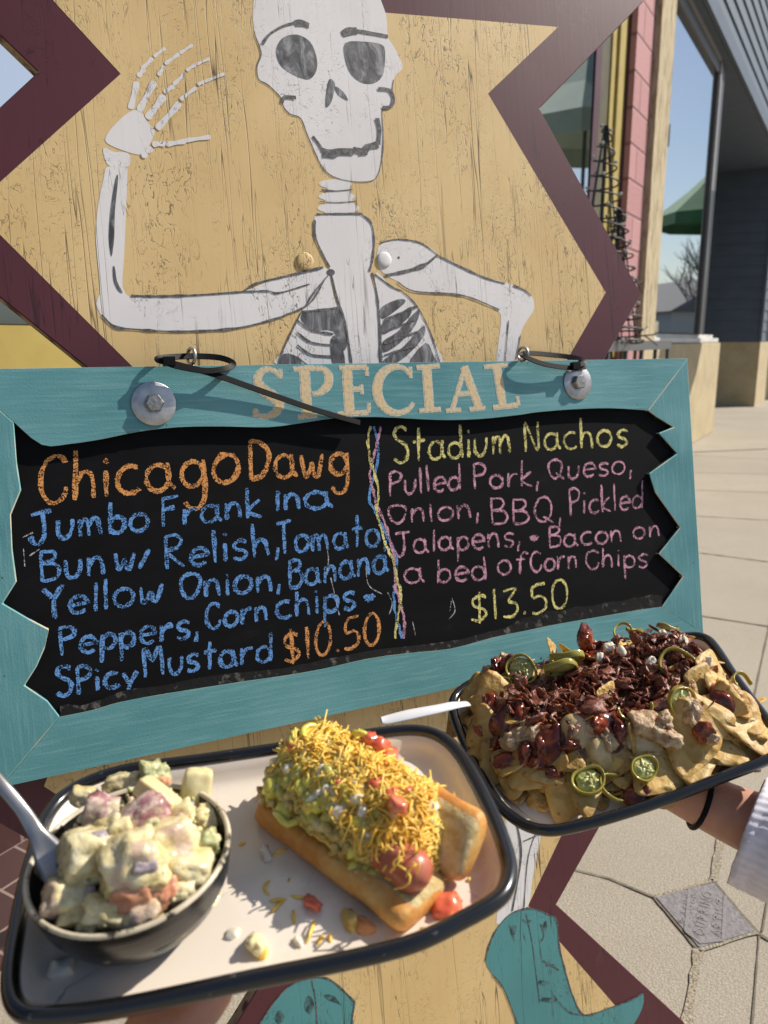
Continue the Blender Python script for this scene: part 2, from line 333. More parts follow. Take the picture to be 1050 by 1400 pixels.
# ================================================================== GLYPHS (single stroke hand lettering)
def arc(cx, cy, rx, ry, a0, a1, n=14): return [(cx+rx*cos(rad(a0+(a1-a0)*i/n)), cy+ry*sin(rad(a0+(a1-a0)*i/n))) for i in range(n+1)]
GL = {
 'a': (1, [arc(.42,.48,.40,.48,60,420), [(.78,1),(.80,.35),(1.02,.02)]]), 'b': (.85, [[(.06,2),(.08,0)], arc(.44,.45,.36,.45,170,-170)]),
 'c': (.85, [arc(.5,.5,.45,.5,55,315)]), 'd': (.9, [arc(.42,.45,.38,.45,20,380), [(.80,2),(.84,0)]]),
 'e': (.85, [[(.06,.5),(.86,.56)]+arc(.46,.5,.40,.5,8,315)]), 'f': (.7, [[(.8,1.65),(.68,1.95),(.46,1.9),(.36,1.5),(.32,0)], [(.05,1),(.66,1.05)]]),
 'g': (.9, [arc(.42,.5,.38,.48,20,380), [(.80,1),(.84,0),(.80,-.55),(.58,-.85),(.32,-.82),(.12,-.55)]]),
 'h': (.85, [[(.06,2),(.10,0)], [(.09,.5),(.25,.88),(.5,.95),(.68,.7),(.76,0)]]), 'i': (.28, [[(.12,1),(.15,0)], [(.10,1.45),(.16,1.52)]]),
 'k': (.8, [[(.06,2),(.10,0)], [(.68,1.05),(.10,.42),(.78,0)]]), 'l': (.28, [[(.10,2),(.16,0)]]),
 'm': (1.25, [[(.06,1),(.09,0)], [(.09,.55),(.25,.92),(.45,.85),(.52,.0)], [(.52,.55),(.72,.95),(.95,.85),(1.10,0)]]),
 'n': (.85, [[(.06,1),(.09,0)], [(.09,.5),(.28,.9),(.52,.95),(.68,.7),(.76,0)]]), 'o': (.95, [arc(.46,.5,.43,.5,80,440)]),
 'p': (.85, [[(.08,1),(.12,-.85)], arc(.44,.5,.36,.48,170,-170)]), 'r': (.7, [[(.06,1),(.10,0)], [(.10,.5),(.32,.88),(.68,.95)]]),
 's': (.75, [[(.70,.90),(.42,1.02),(.12,.82),(.22,.56),(.55,.44),(.68,.2),(.42,-.02),(.08,.10)]]),
 't': (.75, [[(.32,2),(.36,0)], [(.0,1.12),(.72,1.18)]]), 'u': (.85, [[(.06,1),(.08,.35),(.28,.02),(.56,.08),(.74,.45),(.76,1)]]),
 'w': (1.1, [[(.04,1),(.18,.05),(.38,.25),(.52,.6),(.60,.12),(.80,.05),(1.0,1)]]), 'y': (.9, [[(.04,1),(.42,.2)], [(.85,1),(.45,.1),(.30,-.7)]]),
 'A': (1, [[(.0,0),(.45,2),(.95,0)], [(.2,.75),(.75,.75)]]), 'B': (.95, [[(.06,2),(.10,0)], [(.06,1.95),(.6,1.9),(.75,1.5),(.5,1.12),(.12,1.02)], [(.12,1.05),(.7,.95),(.92,.5),(.7,.08),(.10,.02)]]),
 'C': (1.0, [[(.92,1.62),(.75,1.92),(.48,2),(.2,1.7),(.06,1.1),(.10,.5),(.35,.08),(.62,0),(.88,.2),(.97,.55)]]), 'D': (1, [[(.08,2),(.12,0)], [(.08,1.95),(.5,1.85),(.88,1.4),(.92,.8),(.65,.2),(.12,.02)]]),
 'E': (.8, [[(.75,2),(.08,2),(.08,0),(.78,0)], [(.08,1),(.6,1)]]), 'F': (.9, [[(.10,1.9),(.16,0)], [(.05,1.9),(.88,2)], [(.12,1.05),(.70,1.15)]]), 'I': (.3, [[(.15,2),(.15,0)]]),
 'J': (1.1, [[(.1,1.8),(1.1,2)], [(.65,1.9),(.72,.5),(.52,-.1),(.22,-.1),(.02,.35)]]), 'L': (.7, [[(.08,2),(.08,0),(.68,0)]]),
 'M': (1.2, [[(.10,0),(.04,2),(.5,1.0),(.92,2),(1.12,0)]]), 'N': (1.0, [[(.12,0),(.06,2),(.82,.05),(.84,2)]]), 'O': (1.1, [arc(.55,1,.5,1.0,100,460)]),
 'P': (.9, [[(.08,1.95),(.14,0)], [(.06,1.92),(.5,2.0),(.85,1.65),(.7,1.15),(.14,.95)]]), 'Q': (1.15, [arc(.52,1.05,.46,.95,100,460), [(.55,.5),(1.12,.0)]]),
 'R': (1.0, [[(.08,1.95),(.14,0)], [(.06,1.92),(.5,2.0),(.82,1.65),(.65,1.2),(.14,1.0),(.95,0)]]),
 'S': (.95, [[(.85,1.80),(.6,2),(.25,1.95),(.10,1.6),(.3,1.25),(.7,1.0),(.90,.6),(.75,.15),(.4,0),(.05,.25)]]),
 'T': (1.0, [[(.0,1.85),(.95,2)], [(.45,1.92),(.55,0)]]), 'U': (.9, [[(.08,2),(.10,.5),(.4,0),(.72,.4),(.78,2)]]), 'Y': (1.0, [[(.0,1.9),(.5,1.0)], [(.92,2),(.55,.9),(.62,-.15)]]),
 '0': (.85, [arc(.42,1,.38,1.0,100,460)]), '1': (.3, [[(.14,2),(.18,0)]]), '3': (.8, [[(.08,1.9),(.68,1.98),(.35,1.2),(.72,.9),(.78,.4),(.5,.02),(.08,.12)]]),
 '5': (.85, [[(.75,2.0),(.15,1.9),(.12,1.15),(.5,1.2),(.78,.8),(.70,.25),(.35,0),(.05,.12)]]), '$': (.95, [[(.82,1.72),(.5,1.9),(.15,1.65),(.25,1.2),(.7,.9),(.85,.5),(.5,.12),(.08,.35)], [(.48,2.15),(.52,-.1)]]),
 '.': (.25, [[(.08,.08),(.16,.14)]]), ',': (.3, [[(.16,.35),(.08,-.35)]]), '/': (.5, [[(.5,1.5),(.0,0)]]), '*': (.9, [[(.1,.9),(.8,.9)], [(.45,1.5),(.45,.3)], [(.2,1.25),(.7,.55)], [(.7,1.25),(.2,.55)], [(.3,1.1),(.6,.7)]]),
}
def chalk_word(mb, text, x0, y0, x1, y1, xh, cap, wpx, fr, c, z, rnd):
    tot = sum(GL[ch][0] for ch in text)+.20*(len(text)-1); sx = (x1-x0)/tot; x = 0
    for ch in text:
        wd, strokes = GL[ch]
        jx, jy = rnd.uniform(-.5, .5), rnd.uniform(-1.0, 1.0); rr = rnd.uniform(-.05, .05); ks = rnd.uniform(.94, 1.06)
        for st in strokes:
            pts = []
            for gx, gy in st:
                yy = (gy*xh if gy <= 1 else xh+(gy-1)*(cap-xh))*ks
                X = x0+(x+gx)*sx; T = (X-x0)/max(1, (x1-x0)); Y = y0+(y1-y0)*T-yy
                X += yy*rr*1.0+jx; pts.append((X, Y+jy))
            pts = subd([V((a, b, 0)) for a, b in pts], 5) if len(pts) > 2 else [V((*pts[0], 0)).lerp(V((*pts[1], 0)), i/8) for i in range(9)]
            pp = []
            for i, p in enumerate(pts):
                l = fr.hit(p.x+rnd.gauss(0, .25), p.y+rnd.gauss(0, .25), c); pp.append((l.x, l.y))
            k = .00069*wpx*(.92+.2*rnd.random())
            pv = rnd.uniform(0, 99); ws = [k*(.95+.55*noise.noise(V((i_*.22, pv, 0)))+.16*rnd.random()) for i_ in range(len(pp))]; ws[0] *= .75; ws[-1] *= .6
            mb.ribbon(pp, ws, z+rnd.uniform(0, .00012))
        x += wd+.20

# ================================================================== CUT-OUT SIGN
sign = empty('sidewalk_sign', SG.M(), 'wooden cut-out sign with a painted waving skeleton on yellow inside a zigzag burgundy border', 'sign')
sign.matrix_world = Matrix.Translation(SG.wor(base_pt)-SG.O) @ SG.M()
sign.matrix_world = Fr(SG.wor(base_pt), EX, EY, NB).M()
SGb = Fr(SG.wor(base_pt), EX, EY, NB)                # local frame of the sign's parts
outer = [(880, 0), (738, 148), (877, 400), (742, 640), (893, 1000), (762, 1238), (935, 1396), (955, 1440), (300, 1440), (323, 1400), (345, 1364), (362, 1331), (0, 1126), (-75, 1080), (210, 650), (-150, 290), (0, 170), (0, 140), (52, 98), (0, 46), (-30, -60), (150, -190), (330, -150), (400, -250), (540, -190), (700, -170)]
outer = [(880, 2), (738, 148), (877, 402), (742, 640), (893, 1000), (761, 1237), (935, 1397), (952, 1440), (296, 1440), (323, 1400), (345, 1364), (362, 1331), (-60, 1092), (190, 560), (-150, 285), (52, 98), (-35, 14), (60, -200), (330, -240), (420, -330), (560, -250), (760, -190)]
inner = [(763, 37), (667, 128), (828, 400), (690, 640), (835, 1000), (722, 1238), (842, 1376), (870, 1436), (395, 1436), (415, 1380), (425, 1312), (60, 1075), (90, 1000), (240, 560), (-38, 283), (165, 101), (72, 0), (110, -90), (330, -120), (420, -200), (500, -120), (522, 17)]
m = MB().prism(P2(SGb, outer), -.018, 0, 0, 1)
MAT['ply_edge'] = mat('plywood_edge_worn', (.42, .33, .22), (.10, .04, .045), 60, .8, lo=.5, hi=.62).m
o = m.obj('border', [MAT['burg'], MAT['ply_edge']], sign); bevel(o, .0012, 1)
m = MB().prism(P2(SGb, inner), None, .00015); m.obj('yellow_field', MAT['yellow'], sign)
# skeleton
sk = MB()
skel_parts = []
Z1, Z2, Z3 = .00035, .0006, .0008
skull = c2([(60,-60),(42,20),(45,110),(65,170),(70,200),(56,240),(62,285),(95,305),(140,350),(152,385),(175,410),(212,425),(235,480),(265,550),(290,600),(330,635),(400,652),(465,650),(490,625),(505,560),(508,480),(505,395),(535,385),(545,350),(540,325),(550,275),(575,250),(575,225),(545,165),(525,130),(520,60),(500,0),(480,-60),(400,-130),(150,-130)])
sm = lambda pts, it=3, closed=True: [(p.x, p.y) for p in subd([V((a, b, 0)) for a, b in pts], it, closed)]
skel = MB(); skel.prism(P2(SGb, sm(skull)), None, Z1); 
sko = skel.obj('painted_skull', MAT['bone'], sign)
def paint(parts, ink, wash, name):
    """white shapes + outline strokes + grey washes as one painted part"""
    mb = MB(); z = Z1
    for p in parts: mb.prism(P2(SGb, sm(p)), None, z); z += .00002
    o = mb.obj(name, MAT['bone'], sign); ch = []
    if wash:
        z = Z2
        for p in wash: MB().prism(P2(SGb, sm(p)), None, z).obj('grey_wash', MAT['wash'], o); z += .00004
    if ink:
        z = Z3
        for pts, wd in ink:
            q = P2(SGb, sm(pts, 5, False)); MB().ribbon(q, [wd*.00085*(.35+1.2*abs(noise.noise(V((a*60, b*60, 1))))+.1) for a, b in q], z).obj('ink_stroke', MAT['ink'], o); z += .00003
    return o
def dash(mb_parts): return mb_parts
# skull features
mb = MB()
for i, p in enumerate([[(125,175),(150,135),(200,125),(245,150),(268,200),(270,250),(245,285),(200,275),(150,245),(130,215)], [(372,155),(440,150),(500,160),(515,185),(510,260),(485,295),(440,300),(395,270),(372,215)],
          [(315,285),(335,300),(330,340),(318,375),(302,385),(303,340)], [(335,310),(365,330),(382,362),(345,340)]]): mb.prism(P2(SGb, sm(c2(p))), None, Z2)
mb.obj('eye_socket', MAT['wash'], sko)
mb = MB()
for i, (pts, wd) in enumerate([([(75,160),(100,125),(150,95),(200,84),(240,92)], 3.5), ([(190,86),(215,84),(242,94)], 9), ([(360,125),(400,112),(460,120),(525,132)], 5), ([(362,124),(385,114),(415,112)], 10),
        ([(255,490),(275,515),(290,540)], 4), ([(285,538),(320,545),(345,540),(400,540)], 6), ([(290,556),(330,562),(350,552),(400,553)], 6), ([(400,538),(440,545),(450,530),(490,520)], 9), ([(420,550),(450,548)], 8), ([(490,520),(495,470),(486,425)], 6),
        ([(145,370),(155,350),(195,352)], 5), ([(490,320),(530,325),(545,355),(535,383),(505,388)], 5)]+[([skull_ for skull_ in seg], wd) for seg, wd in []]):
    q = P2(SGb, sm(c2(pts), 5, False)); mb.ribbon(q, [wd*.00095*(.75+.5*abs(noise.noise(V((a*70, b*70, 2))))) for a, b in q], Z3+i*.00003)
q = P2(SGb, sm(skull, 4)); mb.ribbon(q[8:100], [.0021*(.35+1.0*abs(noise.noise(V((a*30, b*30, 5))))) for a, b in q[8:100]], Z3-.0001)
mb.obj('ink_outline', MAT['ink'], sko)
ell = lambda cx, cy, rx, ry: [(cx+rx*cos(k*pi/5), cy+ry*sin(k*pi/5)) for k in range(10)]
paint([c2([(305,648),(350,655),(385,652),(392,700),(405,765),(300,768),(308,690)]), c2(ell(338,660,60,17)), c2(ell(342,705,66,17)), c2(ell(348,747,76,19))], [(c2([(285,682),(340,686),(398,680)]), 2.2), (c2([(280,724),(345,728),(412,722)]), 2.2)], [], 'painted_neck_bones')
paint([c2([(270,770),(340,766),(430,768),(465,800),(475,860),(470,930),(460,975),(480,1050),(490,1130),(500,1230),(500,1310),(395,1310),(385,1220),(360,1120),(325,1020),(315,960),(285,910),(262,830),(262,790)])],
      [(c2([(268,770),(340,768),(432,768)]), 4), (c2([(262,790),(264,850),(290,910),(316,960)]), 4), (c2([(430,770),(464,800),(475,860),(470,930),(458,975)]), 3.5), (c2([(320,980),(345,1080),(372,1160),(395,1310)]), 5), (c2([(468,980),(486,1060),(496,1180),(500,1305)]), 5)],
      [c2(ell(320, 978, 15, 12))], 'painted_breastbone')
# ribs
paint([c2([(478,985),(520,1010),(560,1040),(620,1085),(650,1140),(685,1220),(715,1312),(502,1312),(496,1180)]), c2([(310,985),(330,1060),(355,1120),(385,1220),(393,1312),(130,1312),(150,1260),(175,1210),(215,1120),(240,1070)])],
      [(c2([(478,985),(540,1030),(575,1045)]), 4), (c2([(575,1045),(630,1100),(680,1200),(712,1305)]), 2.5), (c2([(215,1120),(160,1230),(132,1305)]), 2.5), (c2([(230,1100),(260,1050),(310,990)]), 3), (c2([(215,1120),(290,1112),(345,1105)]), 4)]
      + [(c2([(200,1150+i*44),(250,1185+i*44),(330,1200+i*40)]), 4) for i in range(4)]+[(c2([(510,1150+i*42),(560,1128+i*44),(630,1100+i*46)]), 4) for i in range(4)],
      [c2([(225,1120),(290,1118),(350,1110),(365,1150),(380,1230),(360,1260),(330,1190),(260,1185),(215,1150)]), c2([(500,1105),(560,1075),(590,1080),(560,1110),(505,1145)]), c2([(505,1160),(560,1130),(610,1100),(600,1140),(540,1185),(505,1200)]),
       c2([(508,1225),(560,1190),(635,1110),(625,1165),(570,1230),(510,1265)]), c2([(512,1290),(580,1245),(650,1170),(655,1205),(600,1270),(540,1311),(512,1311)]), c2([(600,1311),(660,1230),(690,1280),(700,1311)]), c2([(320,1220),(350,1210),(372,1311),(330,1311)]), c2([(150,1270),(200,1280),(210,1311),(140,1311)])], 'painted_ribs')
# raised arm
armw = [c1([(355,1100),(470,1062),(640,1060),(870,1045),(960,1010),(1050,988),(1130,960),(1166,960),(1190,985),(1165,1020),(1100,1095),(1020,1135),(850,1180),(640,1190),(470,1180),(400,1170)]),
        c1([(385,600),(450,600),(456,650),(446,900),(440,1030),(470,1075),(465,1100),(430,1130),(370,1130),(345,1090),(360,1040),(345,870),(350,750),(372,640)]), c1(ell(396,1085,48,45)), c1([(370,530),(410,545),(460,550),(466,590),(430,605),(385,590)]),
        c1([(380,490),(410,450),(460,405),(500,398),(530,440),(555,470),(545,500),(530,530),(505,556),(440,540),(385,515)])]
def cap(a, b, w0, w1=None):
    a, b = V((*a,)), V((*b,)); d = (b-a).normalized(); q = V((-d.y, d.x)); w1 = w1 or w0
    return c1([tuple(a-d*w0*.3), tuple(a+q*w0*.5), tuple(a.lerp(b, .5)+q*w0*.36), tuple(b+q*w1*.5), tuple(b+d*w1*.3), tuple(b-q*w1*.5), tuple(a.lerp(b, .5)-q*w0*.36), tuple(a-q*w0*.5)])
for a, b, w0 in [((470,385),(490,300),24),((498,272),(515,250),20),((512,245),(545,212),16),((555,202),(590,175),13),((502,392),(550,300),26),((570,268),(588,240),16),((595,228),(640,196),15),((648,190),(688,164),13),
                 ((532,420),(585,350),28),((592,330),(620,312),18),((625,302),(660,268),16),((672,252),(700,234),14),((708,230),(750,212),12),((568,458),(640,376),26),((650,356),(700,318),15),((712,302),(730,296),15),((738,292),(805,266),12),
                 ((552,518),(588,516),22),((602,518),(662,508),20),((670,504),(750,493),17),((515,560),(540,535),24)]: armw.append(cap(a, b, w0))
paint(armw, [(c1([(470,1062),(560,1064),(700,1060),(870,1048)]), 4), (c1([(870,1048),(920,1018),(1000,998),(1160,960)]), 4), (c1([(365,1130),(410,1172),(480,1182),(640,1190),(850,1178),(1020,1135)]), 3.5), (c1([(870,1048),(960,1045),(1000,1052),(1110,1020)]), 3), (c1([(1020,1132),(1110,1090),(1166,1000)]), 3)],
      [c1([(415,640),(424,640),(412,760),(410,850),(400,922),(390,850),(398,740)]), c1([(405,960),(412,960),(420,1010),(440,1050),(425,1045),(408,1010)])], 'painted_raised_arm')
paint([c2([(520,985),(600,970),(700,925),(760,940),(850,990),(950,1015),(1030,1052),(1050,1090),(1045,1120),(1018,1160),(1000,1205),(980,1312),(915,1312),(930,1170),(920,1115),(830,1070),(760,1055),(620,1045),(560,1010)]),
       c2([(490,890),(530,865),(600,862),(660,880),(702,912),(670,945),(600,970),(520,985),(492,950)])],
      [(c2([(498,872),(560,860),(640,872),(702,914)]), 3), (c2([(515,990),(600,972),(660,950),(704,914)]), 6), (c2([(704,918),(800,965),(880,1000),(945,1018)]), 4), (c2([(975,1025),(1015,1042),(1038,1062)]), 4), (c2([(560,1012),(620,1046),(760,1056),(830,1072),(925,1112)]), 3.5), (c2([(1000,1205),(985,1290)]), 2.5), (c2([(958,1150),(945,1300)]), 2)], [c2(ell(564,925,4,5))], 'painted_bent_arm')
# lower leg bones and boots
paint([[(692,1110), (742,1120), (740,1140), (728,1200), (722,1238), (700,1250), (678,1262), (690,1190)]], [([(705,1120), (712,1170), (700,1245)], 4), ([(738,1125), (722,1170), (716,1240)], 2.5), ([(715, 1150), (738, 1140)], 2.5)], [], 'painted_leg_bone')
def boot(name, pts, ink, wash):
    mb = MB().prism(P2(SGb, sm(pts)), None, Z1+.0002); o = mb.obj(name, MAT['boot'], sign)
    for i, (p, wd) in enumerate(ink):
        q = P2(SGb, sm(p, 5, False)); MB().ribbon(q, [wd*.0008*(.4+1.1*abs(noise.noise(V((a*60, b*60, 1))))) for a, b in q], Z3+i*.00003).obj('ink_stroke', MAT['ink'], o)
    for p in wash:
        c_ = (sum(a for a, b in p)/len(p), sum(b for a, b in p)/len(p)); p = [(c_[0]+(a-c_[0])*.85+2*noise.noise(V((a*.3, b*.3, 1))), c_[1]+(b-c_[1])*.8+3*noise.noise(V((a*.3, b*.3, 7)))) for a, b in p]
        MB().prism(P2(SGb, sm(p)), None, Z2+.0002).obj('painted_mark', MAT['bootmark'], o)
bR = c4([(35,690),(50,630),(80,570),(130,520),(200,503),(260,525),(290,545),(300,640),(322,730),(350,820),(390,885),(480,860),(560,830),(600,808),(598,860),(560,930),(520,975),(180,985),(140,890),(100,790),(60,740)])
boot('painted_boot', bR, [(bR[:9], 4), (bR[8:14], 3.5), (bR[17:], 3), (c4([(180,520),(200,610),(215,720),(230,840)]), 2.5), (c4([(235,560),(245,600),(230,625)]), 4), (c4([(240,690),(262,700),(300,725)]), 2.5), (c4([(120,560),(140,620)]), 2), (c4([(270,800),(330,870),(390,885)]), 2)],
     [c4(ell(135,580,14,22)), c4(ell(250,568,8,24)), c4(ell(245,768,26,8)), c4(ell(262,832,34,10)), c4(ell(185,548,20,5)), c4(ell(265,705,20,5))])
bL = c5([(120,560),(200,440),(260,382),(330,358),(390,362),(440,400),(485,445),(478,500),(460,600),(120,600)])
boot('painted_boot', bL, [(bL[:7], 3.5), (c5([(485,445),(476,500),(470,560)]), 4), (c5([(330,365),(345,440),(350,540)]), 2.5)], [c5(ell(322,455,20,38)), c5([(370,412),(410,420),(440,450),(455,466),(420,452),(385,436)]), c5(ell(215,500,18,30))])
# carriage bolt heads on the face
def dome(mb, l, r, h, n=16):
    prof = [(r, 0), (r*.98, h*.35), (r*.8, h*.75), (r*.45, h*.95), (.0001, h)]; mb.lathe(prof, n, l)
for (u, v, r, mt, lab) in ((330+228/2.625, 938/2.625, .0105, MAT['yellow'], 'round bolt head painted yellow'), (330+512/2.625, 932/2.625, .0095, MAT['bone'], 'round bolt head painted white')):
    l = SGb.hit(u, v); mb = MB(); dome(mb, (l.x, l.y, .0010), r, .0017); o = mb.obj('bolt_head', mt, sign, True); o['label'] = lab
# back leg panel of the A-frame
topl = SGb.hit(420, -200); bl = SGb.hit(560, 1436)
hz = topl.y; wl = .16
MAT['ply'] = mat('bare_plywood', (.30, .21, .12), (.22, .15, .09), (6), .8, bump=.2).m
pz = SGb.wor(V((bl.x, hz, -.02))); bk = V((-NH.x, -NH.y, 0)); hgt = pz.z-GZ; foot = pz+bk*.42; foot.z = GZ
up_ = (pz-foot).normalized(); BP = Fr(foot, EX, up_, EX.cross(up_))
mb = MB().box((-wl, 0, -.009), (wl, (pz-foot).length, .009)); o = mb.obj('back_leg', MAT['ply'], sign); o.matrix_parent_inverse = sign.matrix_world.inverted(); o.matrix_basis = BP.M()

# ================================================================== TEAL MENU BOARD
bO = BF.hit(0, 1077); BFb = Fr(BF.wor(bO), EX, EY, NB)
board = empty('menu_board', BFb.M(), 'hanging SPECIAL chalkboard in a teal wooden frame with two handwritten dishes and prices', 'menu board')
TL, TR, BR_, BL_ = (-63, 505), (940, 490), (962, 866), (0, 1077)
it = [(19,577),(57,608),(95,607),(141,600),(190,590),(244,584),(305,583),(368,584),(414,578),(456,572),(513,570),(597,574),(654,573),(711,567),(730,564),(776,560),(833,558),(886,561)]
ir = [(886,561),(898,570),(921,584),(901,592),(926,620),(888,647),(896,673),(930,721),(901,757),(934,788),(905,830)]
ib = [(905,830),(879,833),(833,841),(764,853),(730,860),(673,872),(616,887),(558,893),(501,901),(444,914),(387,924),(324,933),(229,948),(164,960),(126,971),(82,980)]
il = [(82,980),(65,958),(34,937),(50,912),(61,887),(67,860),(38,845),(4,825),(23,795),(17,750),(15,704),(29,670),(23,631),(19,577)]
smo = lambda pts: sm(pts, 3, False)
def rail(name, poly, mt):
    mb = MB().prism(P2(BFb, poly), -.02, 0, 0, 1); o = mb.obj(name, [mt, MAT['rim_black'], MAT['edge']], board)
    b = bevel(o, .0011, 2, 2); return o
rail('frame_rail', [TL]+smo(it)+[TR], MAT['teal_h'])
rail('frame_rail', [TR]+ir+[BR_], MAT['teal_v'])
rail('frame_rail', [BR_]+smo(ib)+[BL_], MAT['teal_h'])
rail('frame_rail', [BL_]+il+[TL], MAT['teal_v'])
a0, a1, b0, b1 = BFb.hit(-20, 560), BFb.hit(940, 545), BFb.hit(10, 1020), BFb.hit(945, 845)
mb = MB().prism(P2(BFb, [(-30, 545), (925, 535), (945, 850), (15, 1030)]), -.0195, -T_FR); mb.obj('chalk_panel', MAT['board'], board)
# scuffed black lip along the lower edge of the opening (slanted, worn)
lip = smo(ib); mb = MB(); vs = []
for i, p in enumerate(lip):
    hgt_ = 6+16*min(1, max(0, (1-p[0]/900)))*(.55+.5*noise.noise(V((p[0]*.012, 0, 0))))+4*noise.noise(V((p[0]*.05, 3, 0)))
    if p[0] > 700: hgt_ += 10
    for k, (f, c) in enumerate(((0, -.001), (.25, -.0025), (.6, -.0045), (1, -T_FR+.0003))):
        l = BFb.hit(p[0], p[1]-hgt_*f-(1 if k == 3 else 0), c); vs.append((l.x, l.y, l.z))
n = len(lip); mb.add(vs, [(i*4+k, i*4+k+1, i*4+k+5, i*4+k+4) for i in range(n-1) for k in range(3)]); o = mb.obj('scuffed_lip', MAT['rim_black'], board, True)
# SPECIAL lettering
sp = MB(); so_ = MB(); zc = [.00012]
def S5(path, wd, dx=0):
    pts = subd([V((x/2.625+330, y/2.625+460, 0)) for x, y in path], 6) if len(path) > 2 else [V((x/2.625+330, y/2.625+460, 0)) for x, y in path]
    if isinstance(wd, (list, tuple)):
        ws = [];
        for i in range(len(wd)-1): ws += [wd[i]+(wd[i+1]-wd[i])*k/6 for k in range(6)]
        ws.append(wd[-1])
    else: ws = [wd]*len(pts)
    q = P2(BFb, [(p.x, p.y) for p in pts]); k = .00037
    so_.ribbon(q, [(x+9)*k for x in ws], zc[0]); sp.ribbon(q, [x*k for x in ws], zc[0]+.00015); zc[0] += .000004
S5([(140,148),(122,126),(95,117),(68,130),(58,160),(78,190),(112,215),(136,240),(124,270),(95,287),(66,284),(50,264)], [5,7,9,14,20,27,28,26,18,10,8,5]); S5([(141,116),(140,152)], 5); S5([(49,258),(48,290)], 5)
S5([(226,118),(236,286)], 27); S5([(186,117),(262,111)], 7); S5([(202,289),(272,284)], 7); S5([(240,116),(288,116),(312,140),(308,176),(280,202),(254,206)], [7,10,22,22,12,6])
S5([(378,112),(388,275)], 27); S5([(350,112),(450,110)], 8); S5([(449,108),(451,142)], 6); S5([(390,190),(432,188)], 8); S5([(430,172),(433,208)], 5); S5([(345,280),(456,272)], 9); S5([(457,238),(457,274)], 6)
S5([(606,140),(588,118),(555,109),(515,124),(490,165),(492,220),(520,260),(560,275),(598,262),(618,238)], [6,8,11,20,27,27,20,12,9,5]); S5([(606,108),(608,150)], 5)
S5([(664,108),(675,262)], 28); S5([(628,112),(712,105)], 8); S5([(638,267),(716,261)], 8)
S5([(803,108),(757,262)], 10); S5([(798,108),(853,256)], 25); S5([(776,208),(832,202)], 8); S5([(733,267),(788,263)], 7); S5([(818,262),(876,256)], 7)
S5([(915,104),(938,250)], 27); S5([(870,110),(956,102)], 8); S5([(903,256),(992,246)], 10); S5([(990,214),(995,248)], 7)
so_.obj('lettering_outline', MAT['cream_outline'], board); sp.obj('painted_lettering', MAT['cream_letter'], board)
# chalk
ZC = -T_FR+.0001
rn = random.Random(11)
def writing(name, col, words, wpx):
    mb = MB()
    for wd in words: chalk_word(mb, *wd[:7], wpx, BFb, -T_FR, ZC, rn)
    return mb.obj(name, MAT['ch_'+col], board)
writing('chalk_title', 'orange', [('Chicago',52,690,327,658,37,64),('Dawg',340,656,477,648,31,55)], 6.6)
writing('chalk_text', 'blue', [('Jumbo',41,742,204,724,24,42),('Frank',219,721,359,706,23,42),('in',375,698,411,696,23,29),('a',416,696,454,694,22,30),
  ('Bun',55,795,143,785,25,43),('w/',156,779,204,777,22,29),('Relish,',225,779,384,757,24,47),('Tomato,',378,757,530,745,22,44),('Yellow',57,846,224,821,24,40),('Onion,',245,819,386,806,22,32),
  ('Banana',394,805,531,782,23,39),('Peppers,',81,897,273,870,22,39),('Corn',281,861,366,848,20,34),('chips',377,846,487,832,22,32),('*',494,828,515,826,12,16),('SPicy',77,953,188,936,20,38),('Mustard',197,927,371,903,23,40)], 5.6)
writing('chalk_price', 'orange', [('$10.50',387,908,520,879,20,44)], 5.2)
writing('chalk_title', 'yellow', [('Stadium',538,633,700,619,24,46),('Nachos',717,617,858,609,22,40)], 5.2)
writing('chalk_text', 'pink', [('Pulled',531,679,630,668,19,35),('Pork,',647,668,738,665,18,34),('Queso,',749,656,865,648,18,26),('Onion,',531,716,657,708,19,26),('BBQ,',671,717,770,713,18,36),('Pickled',778,705,879,694,18,36),
  ('Jalapens,',539,757,713,747,19,30),('*',722,746,738,745,12,16),('Bacon',749,749,851,741,17,30),('on',866,737,902,733,15,20),('a',552,797,580,796,21,30),('bed',597,797,665,793,20,31),('of',680,786,718,783,20,30),('Corn',725,783,789,776,17,28),('Chips',800,778,886,775,17,26)], 4.2)
writing('chalk_price', 'yellow', [('$13.50',642,853,777,831,20,40)], 5.0)
for col, ph, amp, off in (('blue', 0, 6, 0), ('pink', 1.7, 6.5, 2), ('yellow', 3.6, 7, -1)):
    mb = MB(); pts = []
    for i in range(70):
        y = 583+i*(290/69); X = 511+29*max(0, min(1, (y-690)/75))+6*max(0, (y-765)/105)+off; a = amp*(1.0 if y < 690 else .5 if y < 800 else .85); pts.append((X+a*sin((y-583)*.046+ph)+rn.gauss(0, .5), y))
    q = P2(BFb, pts, -T_FR); mb.ribbon(q, [.0033*(.6+.8*rn.random()) for _ in q], ZC+.00015+.0001*ph/3); mb.obj('chalk_divider', MAT['ch_'+col], board)
# scratches
mb = MB()
for pts in ([(446,745),(449,765),(446,785)], [(452,790),(458,815),(464,842)], [(618,818),(622,835),(614,846)], [(564,850),(568,868)], [(30,735),(45,728)], [(40,760),(55,750)], [(500,775),(504,800),(522,812)], [(530,810),(536,825),(532,840)], [(617,822),(615,835)], [(32, 750), (34, 775)]):
    q = P2(BFb, sm(pts, 5, False), -T_FR); MB().ribbon(q, [.0012*(.3+rn.random()) for _ in q], ZC+.0001).obj('chalk_scuff', MAT['ch_white'], board)
